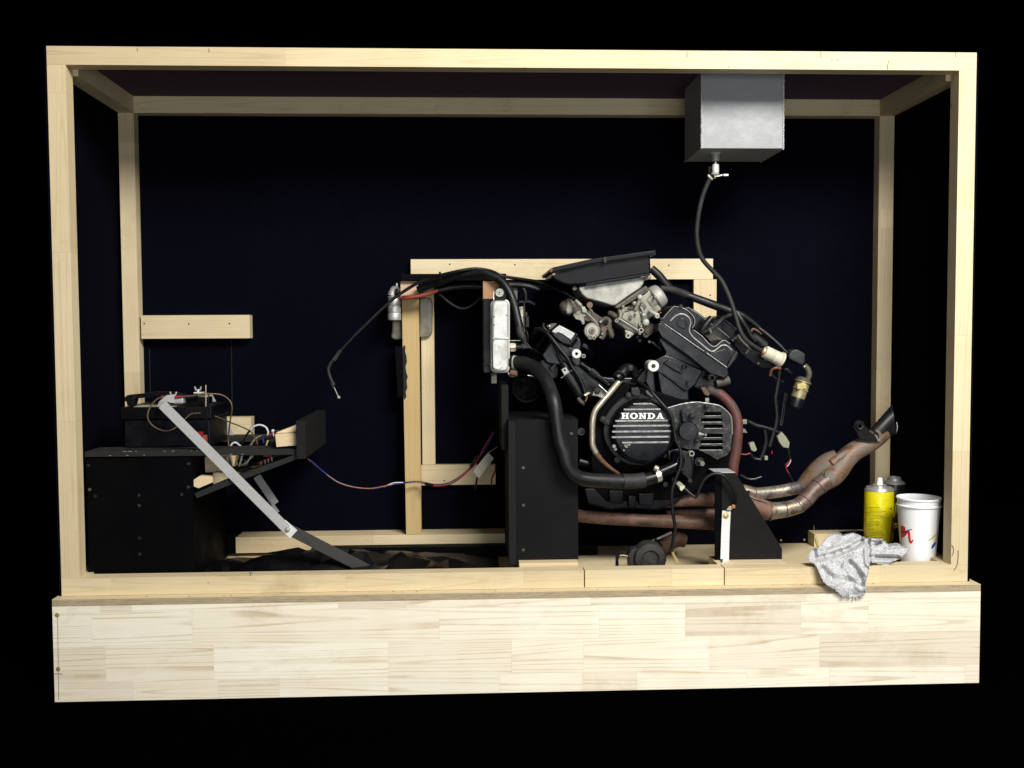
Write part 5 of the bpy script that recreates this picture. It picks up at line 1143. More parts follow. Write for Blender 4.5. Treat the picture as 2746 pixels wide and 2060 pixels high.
# dark plumbing behind the front cylinder
for pts, r in (([(420, 520, 0.30), (520, 600, 0.28), (640, 720, 0.26), (760, 860, 0.25)], 0.012), ([(380, 650, 0.31), (500, 760, 0.30), (640, 920, 0.28), (760, 1060, 0.27)], 0.016), ([(600, 560, 0.25), (700, 640, 0.24), (830, 700, 0.22)], 0.007), ([(1170, 420, 0.26), (1250, 480, 0.26), (1300, 560, 0.27)], 0.012)):
    MB().tube([Y4.p(*p) for p in pts], r, 6, 16).build('water_branch', ENGINE, eng)
eprism('front_exhaust_port', Y4, [(520, 640), (640, 600), (850, 740), (820, 900), (700, 960), (560, 800)], 0.23, 0.34, ENGINE, None, 0.006)
eprism('valley_cover', Y4, [(1330, 860), (1560, 900), (1900, 900), (2050, 760), (2100, 900), (1950, 1050), (1570, 1020)], 0.25, 0.36, ENGINE, None, 0.005)
# ------------------------------------------------------------------ water hose, exhaust, fuel system
wh = thing('water_hose', 'fat black water hose bending from the radiator down to the water pump', 'hose', F_.p(1230, 1040, 0.06))
hp = [Y1.p(*p) for p in [(415, 1185, 0.20), (480, 1190, 0.19), (580, 1200, 0.17), (690, 1255, 0.14), (780, 1360, 0.11), (835, 1480, 0.085), (870, 1600, 0.062)]]
hp += [Y8.p(*p) for p in [(632, 90, 0.052), (668, 200, 0.050), (705, 320, 0.050), (780, 405, 0.054), (880, 432, 0.060), (1000, 440, 0.068), (1160, 447, 0.078)]]
MB().tube(hp, Y8.m(62, 0.07), 8, 26).build('hose', painted('black_water_hose', (0.0075, 0.008, 0.009), 0.42, 0.35, (0.018, 0.018, 0.0175), 0.6, 16), wh)
MB().tube([Y8.p(1165, 447, 0.078), Y8.p(1260, 445, 0.083), Y8.p(1350, 435, 0.088)], Y8.m(66, 0.08), 4, 26).build('sleeve', RUBBERGREY, wh)
MB().tube([Y8.p(1345, 435, 0.088), Y8.p(1420, 415, 0.093), Y8.p(1490, 385, 0.098)], Y8.m(54, 0.09), 4, 24).build('hose_end', RUBBER, wh)
def clamp(p, axis, r, w, mat, par):
    return MB().lathe(p, axis, [(r, -w/2), (r+0.0012, -w/2), (r+0.0014, 0), (r+0.0012, w/2), (r, w/2), (r, -w/2)], 28).build('hose_clamp', mat, par)
clamp(Y1.p(482, 1192, 0.19), (1, -0.25, -0.05), Y1.m(68, 0.19), 0.010, CHROME, wh)
clamp(Y8.p(1465, 395, 0.096), (1, 0.1, 0.3), Y8.m(56, 0.096), 0.012, CHROME, wh)
MB().tube([Y8.p(1440, 330, 0.075), Y8.p(1470, 345, 0.072)], 0.0075, 2, 14).build('clamp_screw', BRASS, wh)
MB().tube([Y1.p(440, 1290, 0.17), Y1.p(500, 1300, 0.165)], 0.0075, 2, 14).build('clamp_screw', RUSTPINK, wh)
MB().tube([Y1.p(415, 1285, 0.18), Y1.p(430, 1320, 0.175), Y1.p(470, 1328, 0.17), Y1.p(505, 1300, 0.17)], 0.0018, 4, 8).build('clamp_loop', BRASS, wh)
MB().prism(Y4, [(838, 1470), (880, 1440), (895, 1560), (850, 1575)], 0.0395, 0.044).build('worn_patch', plain('rust_stain', (0.11, 0.06, 0.03), 0.7), wh, 0.001) if False else None

ex = thing('exhaust_system', 'rusty exhaust pipes running under the engine and rising to the right back', 'exhaust', Y7.p(900, 1300, 0.2))
MB().tube([Y8.p(*p) for p in [(700, 725, 0.20), (850, 742, 0.20), (1100, 762, 0.20), (1500, 782, 0.20), (1750, 795, 0.20), (1960, 805, 0.20)]], Y8.m(55, 0.2), 6, 22).build('lower_header', RUST, ex)
MB().tube([Y8.p(*p)[:]+(Y8.m(r, .2),) for *p, r in [(1520, 640, 0.22, 30), (1640, 615, 0.21, 50), (1800, 600, 0.205, 58), (1940, 600, 0.20, 60)]], None, 5, 12).build('upper_header', RUSTPINK, ex)
MB().tube([Y8.p(*p)[:]+(Y8.m(r, .2),) for *p, r in [(1540, 720, 0.25, 30), (1700, 715, 0.25, 34), (1950, 712, 0.24, 36)]], None, 5, 14).build('middle_header', RUSTPINK, ex)
MB().tube([Y8.p(*p)[:]+(Y8.m(r, .2),) for *p, r in [(1500, 1010, 0.33, 60), (1620, 940, 0.33, 70), (1700, 950, 0.33, 60)]], None, 4, 14).build('rear_header', RUST, ex)
k7 = lambda r, Y=0.2: Y7.m(r, Y)
def vt(name, zm, pts, mat, par, n=6, seg=24):
    return MB().tube([zm.p(x, y, Y)[:]+(zm.m(r, Y),) for x, y, Y, r in pts], None, n, seg).build(name, mat, par)
vt('rear_pipe', Y7, [(360, 1075, 0.24, 78), (430, 1085, 0.24, 72), (500, 1100, 0.24, 66), (620, 1095, 0.245, 68), (760, 1078, 0.25, 68), (880, 1055, 0.25, 68), (1000, 1030, 0.26, 66)], HEATED, ex)
vt('front_pipe', Y7, [(380, 1160, 0.19, 112), (470, 1215, 0.19, 112), (560, 1265, 0.19, 110), (650, 1290, 0.19, 104)], RUSTPINK, ex)
vt('front_pipe', Y7, [(645, 1290, 0.19, 102), (720, 1285, 0.19, 92), (830, 1272, 0.19, 86), (950, 1240, 0.195, 84), (985, 1222, 0.196, 84)], HEATED, ex, 7)
vt('front_pipe', Y7, [(980, 1225, 0.196, 84), (1050, 1165, 0.20, 86), (1130, 1075, 0.205, 88), (1220, 1000, 0.21, 96), (1290, 950, 0.215, 100)], HEATDARK, ex, 7)
for x, y, Y, ax, r in ((660, 1290, 0.19, (1, 0, 0.02), 104), (825, 1272, 0.19, (1, 0.02, 0.1), 87), (975, 1228, 0.196, (0.8, 0.05, 0.5), 85), (1050, 1165, 0.20, (0.6, 0.06, 0.7), 87), (500, 1100, 0.24, (1, 0.02, 0), 68), (880, 1055, 0.25, (1, 0.05, 0.15), 70), (1195, 1020, 0.208, (0.7, 0.05, 0.6), 95)):
    a_ = Y7.m(r, Y)
    m = MB(); P0, n_, b_ = frame_of(ax); cc_ = Y7.p(x, y, Y); ring = []
    for i in range(30):
        t = 2*math.pi*i/28
        ring.append(cc_+(n_*math.cos(t)+b_*math.sin(t))*a_*random.uniform(0.985, 1.01)+P0*random.uniform(-0.0012, 0.0012))
    m.tube(ring, 0.0015, 2, 8).build('weld_bead', HEATDARK, ex)
vt('collector', Y7, [(1000, 1020, 0.255, 66), (1080, 945, 0.25, 90), (1180, 860, 0.245, 112), (1290, 790, 0.24, 128), (1400, 745, 0.235, 125)], COLLECT, ex, 7)
vt('collector', Y7, [(1265, 965, 0.215, 104), (1340, 905, 0.22, 118), (1400, 825, 0.225, 124), (1450, 760, 0.23, 118), (1530, 680, 0.232, 108), (1620, 615, 0.235, 106), (1710, 572, 0.238, 104), (1800, 500, 0.24, 106), (1870, 430, 0.245, 112)], COLLECT, ex, 7)
vt('collector_fold', Y7, [(1330, 775, 0.214, 56), (1420, 705, 0.214, 46), (1520, 640, 0.222, 36)], COLLECT, ex, 5, 14)
for pts in ([(1290, 850), (1270, 880), (1262, 920)], [(1800, 420), (1840, 450), (1850, 500), (1830, 530), (1790, 520), (1770, 470)]):
    MB().tube([Y7.p(x, y, 0.196 if y > 700 else 0.212)[:]+(random.uniform(0.0036, 0.0052),) for x, y in pts], None, 4, 8).build('weld_bead', COLLECT, ex)
SOOT = painted('sooty_black_pipe', (0.008, 0.008, 0.009), 0.5, 0.4, (0.05, 0.036, 0.028), 0.8, 18)
tvs = []; tfs = []; TN = 28
for i, (u, rsc) in enumerate([(0, 1), (0.2, 1), (0.4, 1), (0.6, 1), (0.8, 1), (1.0, 1), (0.985, 0.93), (0.5, 0.90)]):
    for k in range(TN):
        t = 2*math.pi*k/TN; sn, cs_ = math.sin(t)*rsc, math.cos(t)*rsc
        rough_ = random.uniform(-5, 5) if u == 1.0 else 0
        x = (1832-80*sn)*(1-u)+(2008-24*sn+rough_)*u; y = (458-65*sn)*(1-u)+(296-162*sn)*u
        tvs.append(Y7.p(x, y, (0.243+0.029*cs_)*(1-u)+(0.252+0.034*cs_)*u))
for i in range(7):
    for k in range(TN): tfs.append((i*TN+k, i*TN+(k+1) % TN, (i+1)*TN+(k+1) % TN, (i+1)*TN+k))
tfs.append(tuple(range(TN))); tfs.append(tuple(7*TN+k for k in range(TN)))
MB().add(tvs, tfs).build('tail_pipe', SOOT, ex)
MB().tube([Y7.p(2030, 330, 0.235), Y7.p(2036, 400, 0.235), Y7.p(2018, 450, 0.238)], 0.0014, 4, 8).build('lip_edge', CHROME, ex)
MB().plate(Y7, [(1565, 390), (1580, 330), (1620, 310), (1665, 322), (1690, 370), (1745, 435), (1800, 480), (1830, 540), (1740, 540), (1630, 505), (1600, 440)], [circ(1630, 375, 34, 18)], 0.205, 0.21).build('hanger_tab', STEELBLK, ex, 0)
MB().lathe(Y7.p(1630, 375, 0.205), (0, -1, 0), [(0.0045, -0.008), (0.0045, 0.003), (0.009, 0.004), (0.012, 0.001), (0.012, -0.008)], 18).build('rubber_bush', RUBBER, ex)
MB().tube([Y7.p(445, 1130, 0.165), Y7.p(520, 1165, 0.165), Y7.p(600, 1175, 0.165), (Y7.p(640, 1190, 0.165))], 0.0015, 4, 8).build('gasket_edge', ALLOY, ex)

# fuel tank under the ceiling
tk = thing('fuel_tank', 'square welded aluminium fuel tank hanging under the case ceiling', 'fuel tank', X6.p(780, 1030, 0.13))
yf, ybk = 0.13, 0.327
a = X6.p(335, 1030, yf); b = X6.p(1245, 1030, yf)
xl, xr, zb3, zt3 = a.x, b.x, a.z, HC-0.0002
MB().box(xl, xr, yf, ybk, zb3, zt3).build('shell', ALUM, tk, 0.0025)
for x in (xl, xr):
    pts = []
    n = 70
    for i in range(n+1):
        z = zb3+(zt3-zb3)*i/n
        pts.append((x+random.uniform(-0.0006, 0.0006), yf-0.0005, z, 0.0022+0.0006*math.sin(i*2.4)+random.uniform(-0.0002, 0.0002)))
    MB().tube(pts, None, 2, 8).build('weld_bead', WELD, tk)
MB().tube([(xr, yf+i*(ybk-yf)/20, zb3, 0.0022+0.0006*math.sin(i*2.1)) for i in range(21)], None, 2, 8).build('weld_bead', WELD, tk)
MB().tube([(xl, yf+i*(ybk-yf)/20, zb3, 0.0018+0.0003*math.sin(i*2.1)) for i in range(21)], None, 2, 8).build('weld_bead', ALUMDARK, tk)
c = X7.p(575, 260, 0.19); kk = X7.m(1, 0.19)
zc_ = zb3
sx = X7.p(570, 300, 0.19).x
zq = lambda y: X7.p(570, y, 0.19).z
sp_ = MB().lathe((sx, 0.19, zb3), (0, 0, -1), [(0, -0.002), (95*kk, 0), (92*kk, zb3-zq(430)), (30*kk, zb3-zq(436)), (30*kk, zb3-zq(500)), (0, zb3-zq(500))], 22).build('outlet_spout', ALLOYPALE, tk)
for i in range(10):
    t = 2*math.pi*i/10
    MB().ball((sx+92*kk*math.cos(t), 0.19+92*kk*math.sin(t), zb3-0.0015), 0.0028, 8).build('weld_blob', WELD, sp_)
vx = X7.p(590, 600, 0.18).x
tap = thing('fuel_tap', 'small bright fuel tap with a lever under the aluminium tank', 'tap', (vx, 0.19, zq(830)))
MB().lathe((vx, 0.19, zq(690)), (0, 0, 1), [(0, 0), (74*kk, 0), (78*kk, 20*kk), (78*kk, 160*kk), (60*kk, 188*kk), (28*kk, 190*kk), (28*kk, 195*kk), (0, 195*kk)], 20).build('body', metal('white_plated_tap', (0.85, 0.86, 0.86), 0.25, 0.4, (0.6, 0.6, 0.6), 0.3, 40), tap)
MB().lathe((vx-0.001, 0.19, zq(745)), (0, 0, 1), [(0, 0), (95*kk, 4*kk), (100*kk, 25*kk), (80*kk, 52*kk), (0, 52*kk)], 8).build('collar_nut', ALLOYPALE, tap)
MB().strip([X7.p(570, 778, 0.178), X7.p(640, 770, 0.176), X7.p(715, 745, 0.175)], 0.0032, 0.012).build('lever', CHROME, tap, 0.0006)
MB().prism(X7, rrect(745, 722, 862, 765, 18), 0.170, 0.180).build('lever_grip', CHROME, tap, 0.001)
MB().tube([X7.p(555, 745, 0.188), X7.p(560, 825, 0.188)], 0.0030, 2, 10).build('brass_pin', GOLD, tap)
MB().tube([X7.p(400, 745, 0.182), X7.p(450, 800, 0.182), X7.p(490, 845, 0.184)], 0.0038, 3, 10).build('side_outlet', ALLOYPALE, tap)
pbox(X7, 420, 545, 500, 690, 0.21, 0.225).build('red_button', plain('dull_brown_plastic', (0.10, 0.06, 0.05)), tap, 0.002)
fh = [X7.p(*p) for p in [(455, 830, 0.184), (400, 920, 0.186)]]+[Z2.p(*p) for p in [(405, 950, 0.19), (380, 1070, 0.195), (373, 1190, 0.2), (400, 1305, 0.205), (475, 1395, 0.21)]]+[Y3.p(*p) for p in [(1040, 460, 0.21), (1110, 600, 0.205), (1170, 760, 0.20), (1212, 900, 0.195), (1252, 1030, 0.19), (1320, 1150, 0.19), (1420, 1230, 0.195), (1520, 1290, 0.20)]]
tag(MB().tube(fh, 0.0060, 7, 14).build('fuel_hose', RUBBERGREY), 'long thin rubber fuel hose curving from the tank tap to the pale filter', 'hose')

# fuel filter, pump and loom at the engine's right
ff = thing('fuel_filter', 'pale yellowed plastic fuel filter at the hose\'s lower end', 'filter', Y3.p(1660, 1350, 0.2))
ax_ = (Y3.p(1790, 1420, 0.21)-Y3.p(1530, 1290, 0.2)).normalized()
kf = Y3.m(1, 0.2)
MB().lathe(Y3.p(1535, 1290, 0.2), ax_, [(0, -12*kf), (40*kf, -12*kf), (42*kf, 10*kf), (70*kf, 14*kf), (78*kf, 30*kf), (80*kf, 130*kf), (77*kf, 134*kf), (80*kf, 138*kf), (82*kf, 230*kf), (96*kf, 236*kf), (96*kf, 262*kf), (70*kf, 266*kf), (0, 266*kf)], 28).build('body', WHITEPL, ff)
MB().tube([Y3.p(1520, 1285, 0.2), Y3.p(1545, 1298, 0.2)], 0.009, 2, 14).build('stained_neck', plain('amber_stain', (0.40, 0.16, 0.05)), ff)
pb = thing('pump_bracket', 'black fuel pump bracket with hoses behind the pale filter', 'bracket', Y3.p(1500, 1400, 0.25))
eprism2 = lambda name, zm, pts, y0, y1, mat, par, bev=0.002: MB().prism(zm, pts, y0, y1).build(name, mat, par, bev)
eprism2('plate', Y3, [(1200, 1140), (1300, 1190), (1420, 1280), (1540, 1330), (1700, 1430), (1660, 1490), (1530, 1500), (1420, 1440), (1280, 1330), (1190, 1220)], 0.235, 0.245, PLASTICBLK, pb)
eprism2('bent_tab', Y3, [(1225, 1090), (1250, 1095), (1395, 1270), (1380, 1285), (1230, 1130)], 0.215, 0.222, ALLOYDARK, pb, 0.001)
MB().tube([Y3.p(*p) for p in [(1390, 1060, 0.25), (1410, 1030, 0.25), (1450, 1040, 0.25), (1515, 1085, 0.25)]], 0.003, 4, 8).build('rusty_loop', RUST, pb)
MB().tube([Y3.p(*p) for p in [(1400, 1110, 0.24), (1470, 1160, 0.24), (1560, 1230, 0.24)]], 0.0115, 4, 14).build('coupling', ENGDUST, pb)
vt('tube_end', Y3, [(1470, 1010, 0.25, 26), (1600, 1110, 0.245, 27), (1720, 1215, 0.24, 26), (1815, 1315, 0.235, 22)], RUBBER, pb, 5, 14)
for x, y in ((1350, 1290), (1335, 1310), (1565, 1390), (1480, 1435)):
    pbox(Y3, x-14, y-12, x+14, y+14, 0.228, 0.236).build('white_clip', CREAM, pb, 0.001)
eprism2('cap_block', Y6, [(1190, 280), (1230, 215), (1320, 200), (1440, 265), (1440, 400), (1390, 445), (1280, 390), (1190, 345)], 0.215, 0.26, painted('dusty_black_cap', (0.02, 0.023, 0.024), 0.5, 0.35, (0.06, 0.065, 0.06), 0.7, 30), pb, 0.006)
vt('pump_elbow', Y6, [(1420, 440, 0.235, 40), (1470, 500, 0.235, 46), (1490, 580, 0.235, 46), (1470, 650, 0.235, 40)], ALLOYDARK, pb, 4, 14)
MB().ball(Y6.p(1422, 462, 0.215), 0.0035).build('bright_nut', GOLD, pb)
eprism2('lower_link', Y6, [(1110, 500), (1180, 480), (1260, 560), (1230, 580)], 0.23, 0.24, PLASTICBLK, pb)
fp = thing('fuel_pump', 'small brass banded fuel pump hanging tilted at right of the engine', 'fuel pump', Y6.p(1290, 1080, 0.23))
pa = Y6.p(1420, 620, 0.23); pb_ = Y6.p(1270, 1080, 0.23); ax2 = (pb_-pa).normalized(); kp = Y6.m(1, 0.23)
MB().lathe(pa, ax2, [(0, 0), (60*kp, 0), (105*kp, 30*kp), (112*kp, 50*kp), (112*kp, 60*kp)], 30).build('top_cap', ALLOYDARK, fp)
MB().lathe(pa, ax2, [(112*kp, 60*kp), (130*kp, 64*kp), (130*kp, 76*kp), (108*kp, 80*kp), (108*kp, 180*kp), (120*kp, 184*kp), (120*kp, 200*kp), (108*kp, 204*kp), (106*kp, 320*kp), (104*kp, 326*kp)], 30).build('brass_can', metal('golden_passivated_can', (0.62, 0.54, 0.30), 0.28, 0.7, (0.16, 0.12, 0.05), 0.8, 40), fp)
MB().lathe(pa, ax2, [(108*kp, 322*kp), (112*kp, 330*kp), (108*kp, 460*kp), (80*kp, 484*kp), (0, 488*kp)], 30).build('rubber_boot', RUBBER, fp)
pbox(Y6, 1320, 715, 1450, 790, 0.205, 0.2075).build('yellow_sticker', GOLD, fp, 0.0003)
lm = thing('engine_loom', 'dangling black loom with cream connectors at right of the engine', 'wire loom', Y6.p(1000, 1600, 0.27))
for pts, r in (([(930, 510), (940, 580), (1000, 640), (1110, 690)], 0.004), ([(1050, 520), (1040, 640), (1010, 800), (990, 950), (1010, 1150), (1000, 1300), (960, 1450), (900, 1650)], 0.0065), ([(1140, 850), (1110, 1000), (1090, 1150), (1060, 1330)], 0.0042), ([(1170, 860), (1130, 1030), (1110, 1200), (1080, 1340)], 0.0035), ([(580, 1270), (700, 1330), (820, 1360), (950, 1400), (1040, 1440)], 0.006), ([(830, 1400), (850, 1550), (820, 1700), (760, 1850)], 0.006)):
    MB().tube([Y6.p(x, y, 0.27) for x, y in pts], r, 6, 10).build('loom_strand', RUBBER, lm)
MB().tube([Y6.p(x, y, 0.262) for x, y in [(910, 600), (935, 510), (1000, 480), (1070, 490)]], 0.0036, 5, 8).build('orange_lead', plain('faded_orange', (0.28, 0.09, 0.03)), lm)
def conn(zm, pts, Y, mat=CREAM): return MB().prism(zm, pts, Y, Y+0.014).build('connector', mat, lm, 0.0012)
conn(Y6, [(1020, 1500), (1085, 1425), (1150, 1500), (1205, 1590), (1190, 1670), (1110, 1660), (1050, 1580)], 0.255)
conn(Y7, [(437, 560), (490, 542), (525, 630), (500, 650), (465, 640)], 0.255)
conn(Y7, [(605, 700), (640, 695), (642, 740), (608, 742)], 0.26)
MB().prism(Y6, [(1020, 1440), (1060, 1410), (1090, 1430), (1040, 1490)], 0.262, 0.27).build('connector', PLASTICBLK, lm, 0.001)
for pts, mt, r in (([(350, 675), (400, 680), (450, 665)], RED, 0.0018), ([(450, 670), (490, 720), (560, 735)], RUBBER, 0.004), ([(860, 600), (868, 680), (880, 730)], RUBBER, 0.0035), ([(880, 730), (870, 760), (845, 780), (840, 830)], RED, 0.0016), ([(885, 728), (882, 760), (850, 810)], WHITEW, 0.0012), ([(835, 780), (840, 840), (870, 885)], RED, 0.0018), ([(682, 640), (684, 672)], RED, 0.002), ([(340, 900), (420, 940), (490, 945), (570, 920)], RUBBER, 0.003), ([(860, 880), (890, 930), (910, 980)], RUBBER, 0.003)):
    MB().tube([Y7.p(x, y, 0.265) for x, y in pts], r, 5, 8).build('loose_end', mt, lm)
# big hoses over the rear cylinder
br_ = thing('breather_hoses', 'pair of black hoses joining behind the airbox and running down right', 'hoses', Y3.p(700, 650, 0.3))
vt('upper_hose', Y3, [(205, 310, 0.30, 48), (300, 400, 0.30, 50), (380, 500, 0.30, 50), (470, 600, 0.30, 48)], RUBBER, br_, 6, 18)
vt('lower_hose', Y3, [(310, 545, 0.24, 34), (440, 560, 0.25, 42), (560, 600, 0.26, 46), (640, 630, 0.265, 44)], RUBBERGREY, br_, 6, 18)
vt('joined_hose', Y3, [(630, 628, 0.265, 46), (800, 690, 0.265, 50), (950, 745, 0.262, 52), (1100, 800, 0.258, 50), (1240, 850, 0.25, 46), (1350, 910, 0.25, 40), (1480, 1010, 0.25, 32)], RUBBER, br_, 6, 20)
vt('branch_hose', Y3, [(1230, 850, 0.24, 34), (1280, 930, 0.235, 32), (1340, 1020, 0.235, 30), (1390, 1110, 0.235, 30), (1440, 1180, 0.235, 28)], RUBBER, br_, 6, 16)
# battery earth cable looping over the plate
ec = thing('earth_cable', 'black earth cable looping from a cream plug to the white strip', 'cable', X1.p(900, 500, 0.075))
MB().tube([X1.p(*p) for p in [(605, 490, 0.085), (670, 550, 0.08), (725, 588, 0.078), (755, 555, 0.076), (785, 470, 0.075), (850, 365, 0.072), (950, 312, 0.07), (1050, 328, 0.068), (1140, 420, 0.068), (1190, 530, 0.07), (1205, 620, 0.074), (1198, 680, 0.078)]], 0.0042, 7, 12).build('cable', RUBBER, ec)
pbox(X1, 1165, 680, 1205, 725, 0.074, 0.082).build('copper_end', plain('copper_orange', (0.40, 0.15, 0.05)), ec, 0.002)
MB().prism(X1, [(1100, 735), (1130, 700), (1170, 690), (1190, 715), (1150, 748), (1105, 750)], 0.079, 0.083).build('cable_lug', BRASS, ec, 0.001)
MB().prism(X1, [(500, 430), (545, 405), (610, 460), (605, 490), (565, 520), (545, 490)], 0.085, 0.10).build('cream_plug', CREAM, ec, 0.002)
MB().prism(X1, [(545, 455), (610, 462), (565, 518), (545, 500)], 0.0835, 0.0848).build('plug_face', WHITEPL, ec, 0.0003)
# ------------------------------------------------------------------ right: cans, cup, rag and small things
YCAN = 0.27
zcan = X2.p(1033, 1030, YCAN-0.03).z
xcan = X2.p(1033, 700, YCAN).x
rcan = X2.m(156, YCAN)
tag(MB().box(xcan-0.06, xcan+0.115, 0.205, 0.405, 0.0006, zcan-0.0004).build('shade_coloured_block', BLACKBOARD, None, 0.001), 'low block under the two spray cans, coloured black for shade', 'block')  # timber block given black to stand for the shadow there
def zat(zm, x, y, Y): return zm.p(x, y, Y).z
class Round:
    """maps photo points onto a standing round body, just proud of its skin"""
    def __init__(s, xc, yc, rf, eps=0.0003): s.xc, s.yc, s.rf, s.eps = xc, yc, rf, eps
    def at(s, zm, x, y):
        Y = s.yc
        for _ in range(12):
            p = zm.p(x, y, Y); r = s.rf(p.z)+s.eps; dx = max(-r*0.995, min(r*0.995, p.x-s.xc))
            Y = s.yc-math.sqrt(r*r-dx*dx)
        p = zm.p(x, y, Y); p.x = s.xc+dx; return p
    def ribbon(s, zm, pts, name, mat, par, n=8):
        P = spline([tuple(p) for p in pts], n); vs = []; fs = []
        for i, (x, y, w) in enumerate(P):
            x0, y0, _ = P[max(i-1, 0)]; x1, y1, _ = P[min(i+1, len(P)-1)]
            d = math.hypot(x1-x0, y1-y0) or 1; nx, ny = -(y1-y0)/d*w/2, (x1-x0)/d*w/2
            for t in (-1, -0.33, 0.33, 1): vs.append(s.at(zm, x+nx*t, y+ny*t))
        for i in range(len(P)-1):
            for k in range(3): fs.append((4*i+k, 4*i+k+1, 4*i+5+k, 4*i+4+k))
        m = MB(); m.add(vs, fs); return m.build(name, mat, par, fixn=False)
    def patch(s, zm, x0, y0, x1, y1, name, mat, par, n=8):
        vs = []; fs = []
        for i in range(n+1):
            for j in range(2): vs.append(s.at(zm, x0+(x1-x0)*i/n, y0+(y1-y0)*j))
        for i in range(n): fs.append((2*i, 2*i+1, 2*i+3, 2*i+2))
        return MB().add(vs, fs).build(name, mat, par, fixn=False)
yc_ = thing('spray_can', 'yellow spray can with a white nozzle standing behind the rag', 'spray can', (xcan, YCAN, zcan))
zs_ = zat(X2, 1033, 488, YCAN-rcan)
MB().lathe((xcan, YCAN, zcan), (0, 0, 1), [(0, 0), (rcan*0.94, 0), (rcan, 0.004), (rcan, zs_-zcan-0.003), (rcan*0.97, zs_-zcan), (0, zs_-zcan)], 48).build('tin', CANYEL, yc_)
zd = zat(X2, 1033, 420, YCAN); z2 = zat(X2, 1033, 398, YCAN); z3 = zat(X2, 1033, 325, YCAN)
MB().lathe((xcan, YCAN, 0), (0, 0, 1), [(rcan*0.96, zs_-0.001), (rcan*1.01, zs_+0.001), (rcan*1.0, zs_+0.004), (rcan*0.86, zs_+0.010), (rcan*0.66, zd-0.002), (rcan*0.50, zd), (rcan*0.50, z2-0.002), (rcan*0.44, z2), (0, z2-0.001)], 48).build('metal_dome', CHROME, yc_)
MB().lathe((xcan+0.001, YCAN, 0), (0, 0, 1), [(0, z2-0.002), (rcan*0.235, z2-0.002), (rcan*0.20, z2+(z3-z2)*0.55), (rcan*0.165, z3-0.001), (rcan*0.13, z3), (0, z3)], 22).build('nozzle', CUPW, yc_)
ry = Round(xcan, YCAN, lambda z: rcan)
inkm = MB()
def textline(y, x0, x1, h, words=True):
    x = x0
    while x < x1-6:
        w = min(random.uniform(10, 34), x1-x) if words else x1-x0
        vs = [ry.at(X3, x, y-h/2), ry.at(X3, x, y+h/2), ry.at(X3, x+w, y+h/2+1), ry.at(X3, x+w, y-h/2+1)]
        inkm.add(vs, [(0, 1, 2, 3)]); x += w+random.uniform(4, 7)
        if not words: break
for y, a, b, h in ((549, 872, 1035, 8), (578, 872, 1060, 5), (597, 872, 1115, 5), (614, 872, 1055, 5), (632, 872, 1050, 5), (650, 872, 1070, 5), (668, 872, 1100, 5), (686, 872, 1085, 5), (710, 872, 942, 8), (733, 872, 1025, 5), (751, 872, 1030, 5), (768, 872, 1025, 5), (786, 872, 1010, 5), (801, 872, 930, 5), (832, 872, 955, 8), (858, 872, 1055, 5), (876, 872, 1065, 5), (893, 872, 1085, 5), (910, 872, 1095, 5), (943, 872, 1065, 9), (562, 1158, 1192, 14)):
    textline(y, a, b, h)
inkm.build('printed_text', INK, yc_, fixn=False)
m = MB(); vs = []; fs = []
for i in range(9):
    t = i/8; y = 690+310*t
    xa_ = 1192-34*t; xb_ = 1204
    vs += [ry.at(X3, xa_, y), ry.at(X3, (xa_+xb_)/2, y), ry.at(X3, xb_, y)]
for i in range(8):
    for k in range(2): fs.append((3*i+k, 3*i+3+k, 3*i+4+k, 3*i+1+k))
m.add(vs, fs).build('red_panel', CANRED, yc_, fixn=False)
YB2 = 0.352
xb2 = X2.p(1195, 700, YB2).x; rb2 = X2.m(122, YB2)
bc = thing('spray_can', 'black spray can with a bare metal dome standing behind the white cup', 'spray can', (xb2, YB2, zcan))
zs2 = zat(X2, 1195, 392, YB2); zt_2 = zat(X2, 1195, 318, YB2)
MB().lathe((xb2, YB2, zcan), (0, 0, 1), [(0, 0), (rb2*0.95, 0), (rb2, 0.004), (rb2, zs2-zcan-0.014), (rb2*0.9, zs2-zcan), (0, zs2-zcan)], 40).build('tin', painted('black_tin_paint', (0.012, 0.012, 0.012), 0.3, 0.5, (0.02, 0.02, 0.02), 0.4, 20, bumpy=0), bc)
MB().lathe((xb2, YB2, 0), (0, 0, 1), [(rb2*0.9, zs2-0.0005), (rb2*0.96, zs2+0.0015), (rb2*0.86, zs2+0.006), (rb2*0.62, zs2+0.0105), (rb2*0.56, zt_2-0.003), (rb2*0.58, zt_2-0.001), (rb2*0.5, zt_2), (rb2*0.4, zt_2-0.004), (0, zt_2-0.004)], 40).build('metal_dome', ALUMDARK, bc)
rk = Round(xb2, YB2, lambda z: rb2)
def textmesh(s, zm, x0, ybase, h, rnd, mat, par):
    cu = bpy.data.curves.new('txt', 'FONT'); cu.body = s; cu.size = 1.0; cu.resolution_u = 3
    ob = bpy.data.objects.new('txt', cu); COL.objects.link(ob)
    dg = bpy.context.evaluated_depsgraph_get(); me = ob.evaluated_get(dg).to_mesh()
    vs = [rnd.at(zm, x0+v.co.x*h*1.25, ybase-v.co.y*h*1.35) for v in me.vertices]; fs = [tuple(p.vertices) for p in me.polygons]
    ob.evaluated_get(dg).to_mesh_clear(); bpy.data.objects.remove(ob); bpy.data.curves.remove(cu)
    return MB().add(vs, fs).build('lettering', mat, par, fixn=False)
textmesh('RBO', X2, 1186, 838, 26, rk, YELP, bc); textmesh('CAN', X2, 1186, 872, 28, rk, YELP, bc)
rk.ribbon(X2, [(1215, 620, 10), (1225, 660, 34), (1218, 715, 8)], 'green_leaf_print', GREENB, bc)
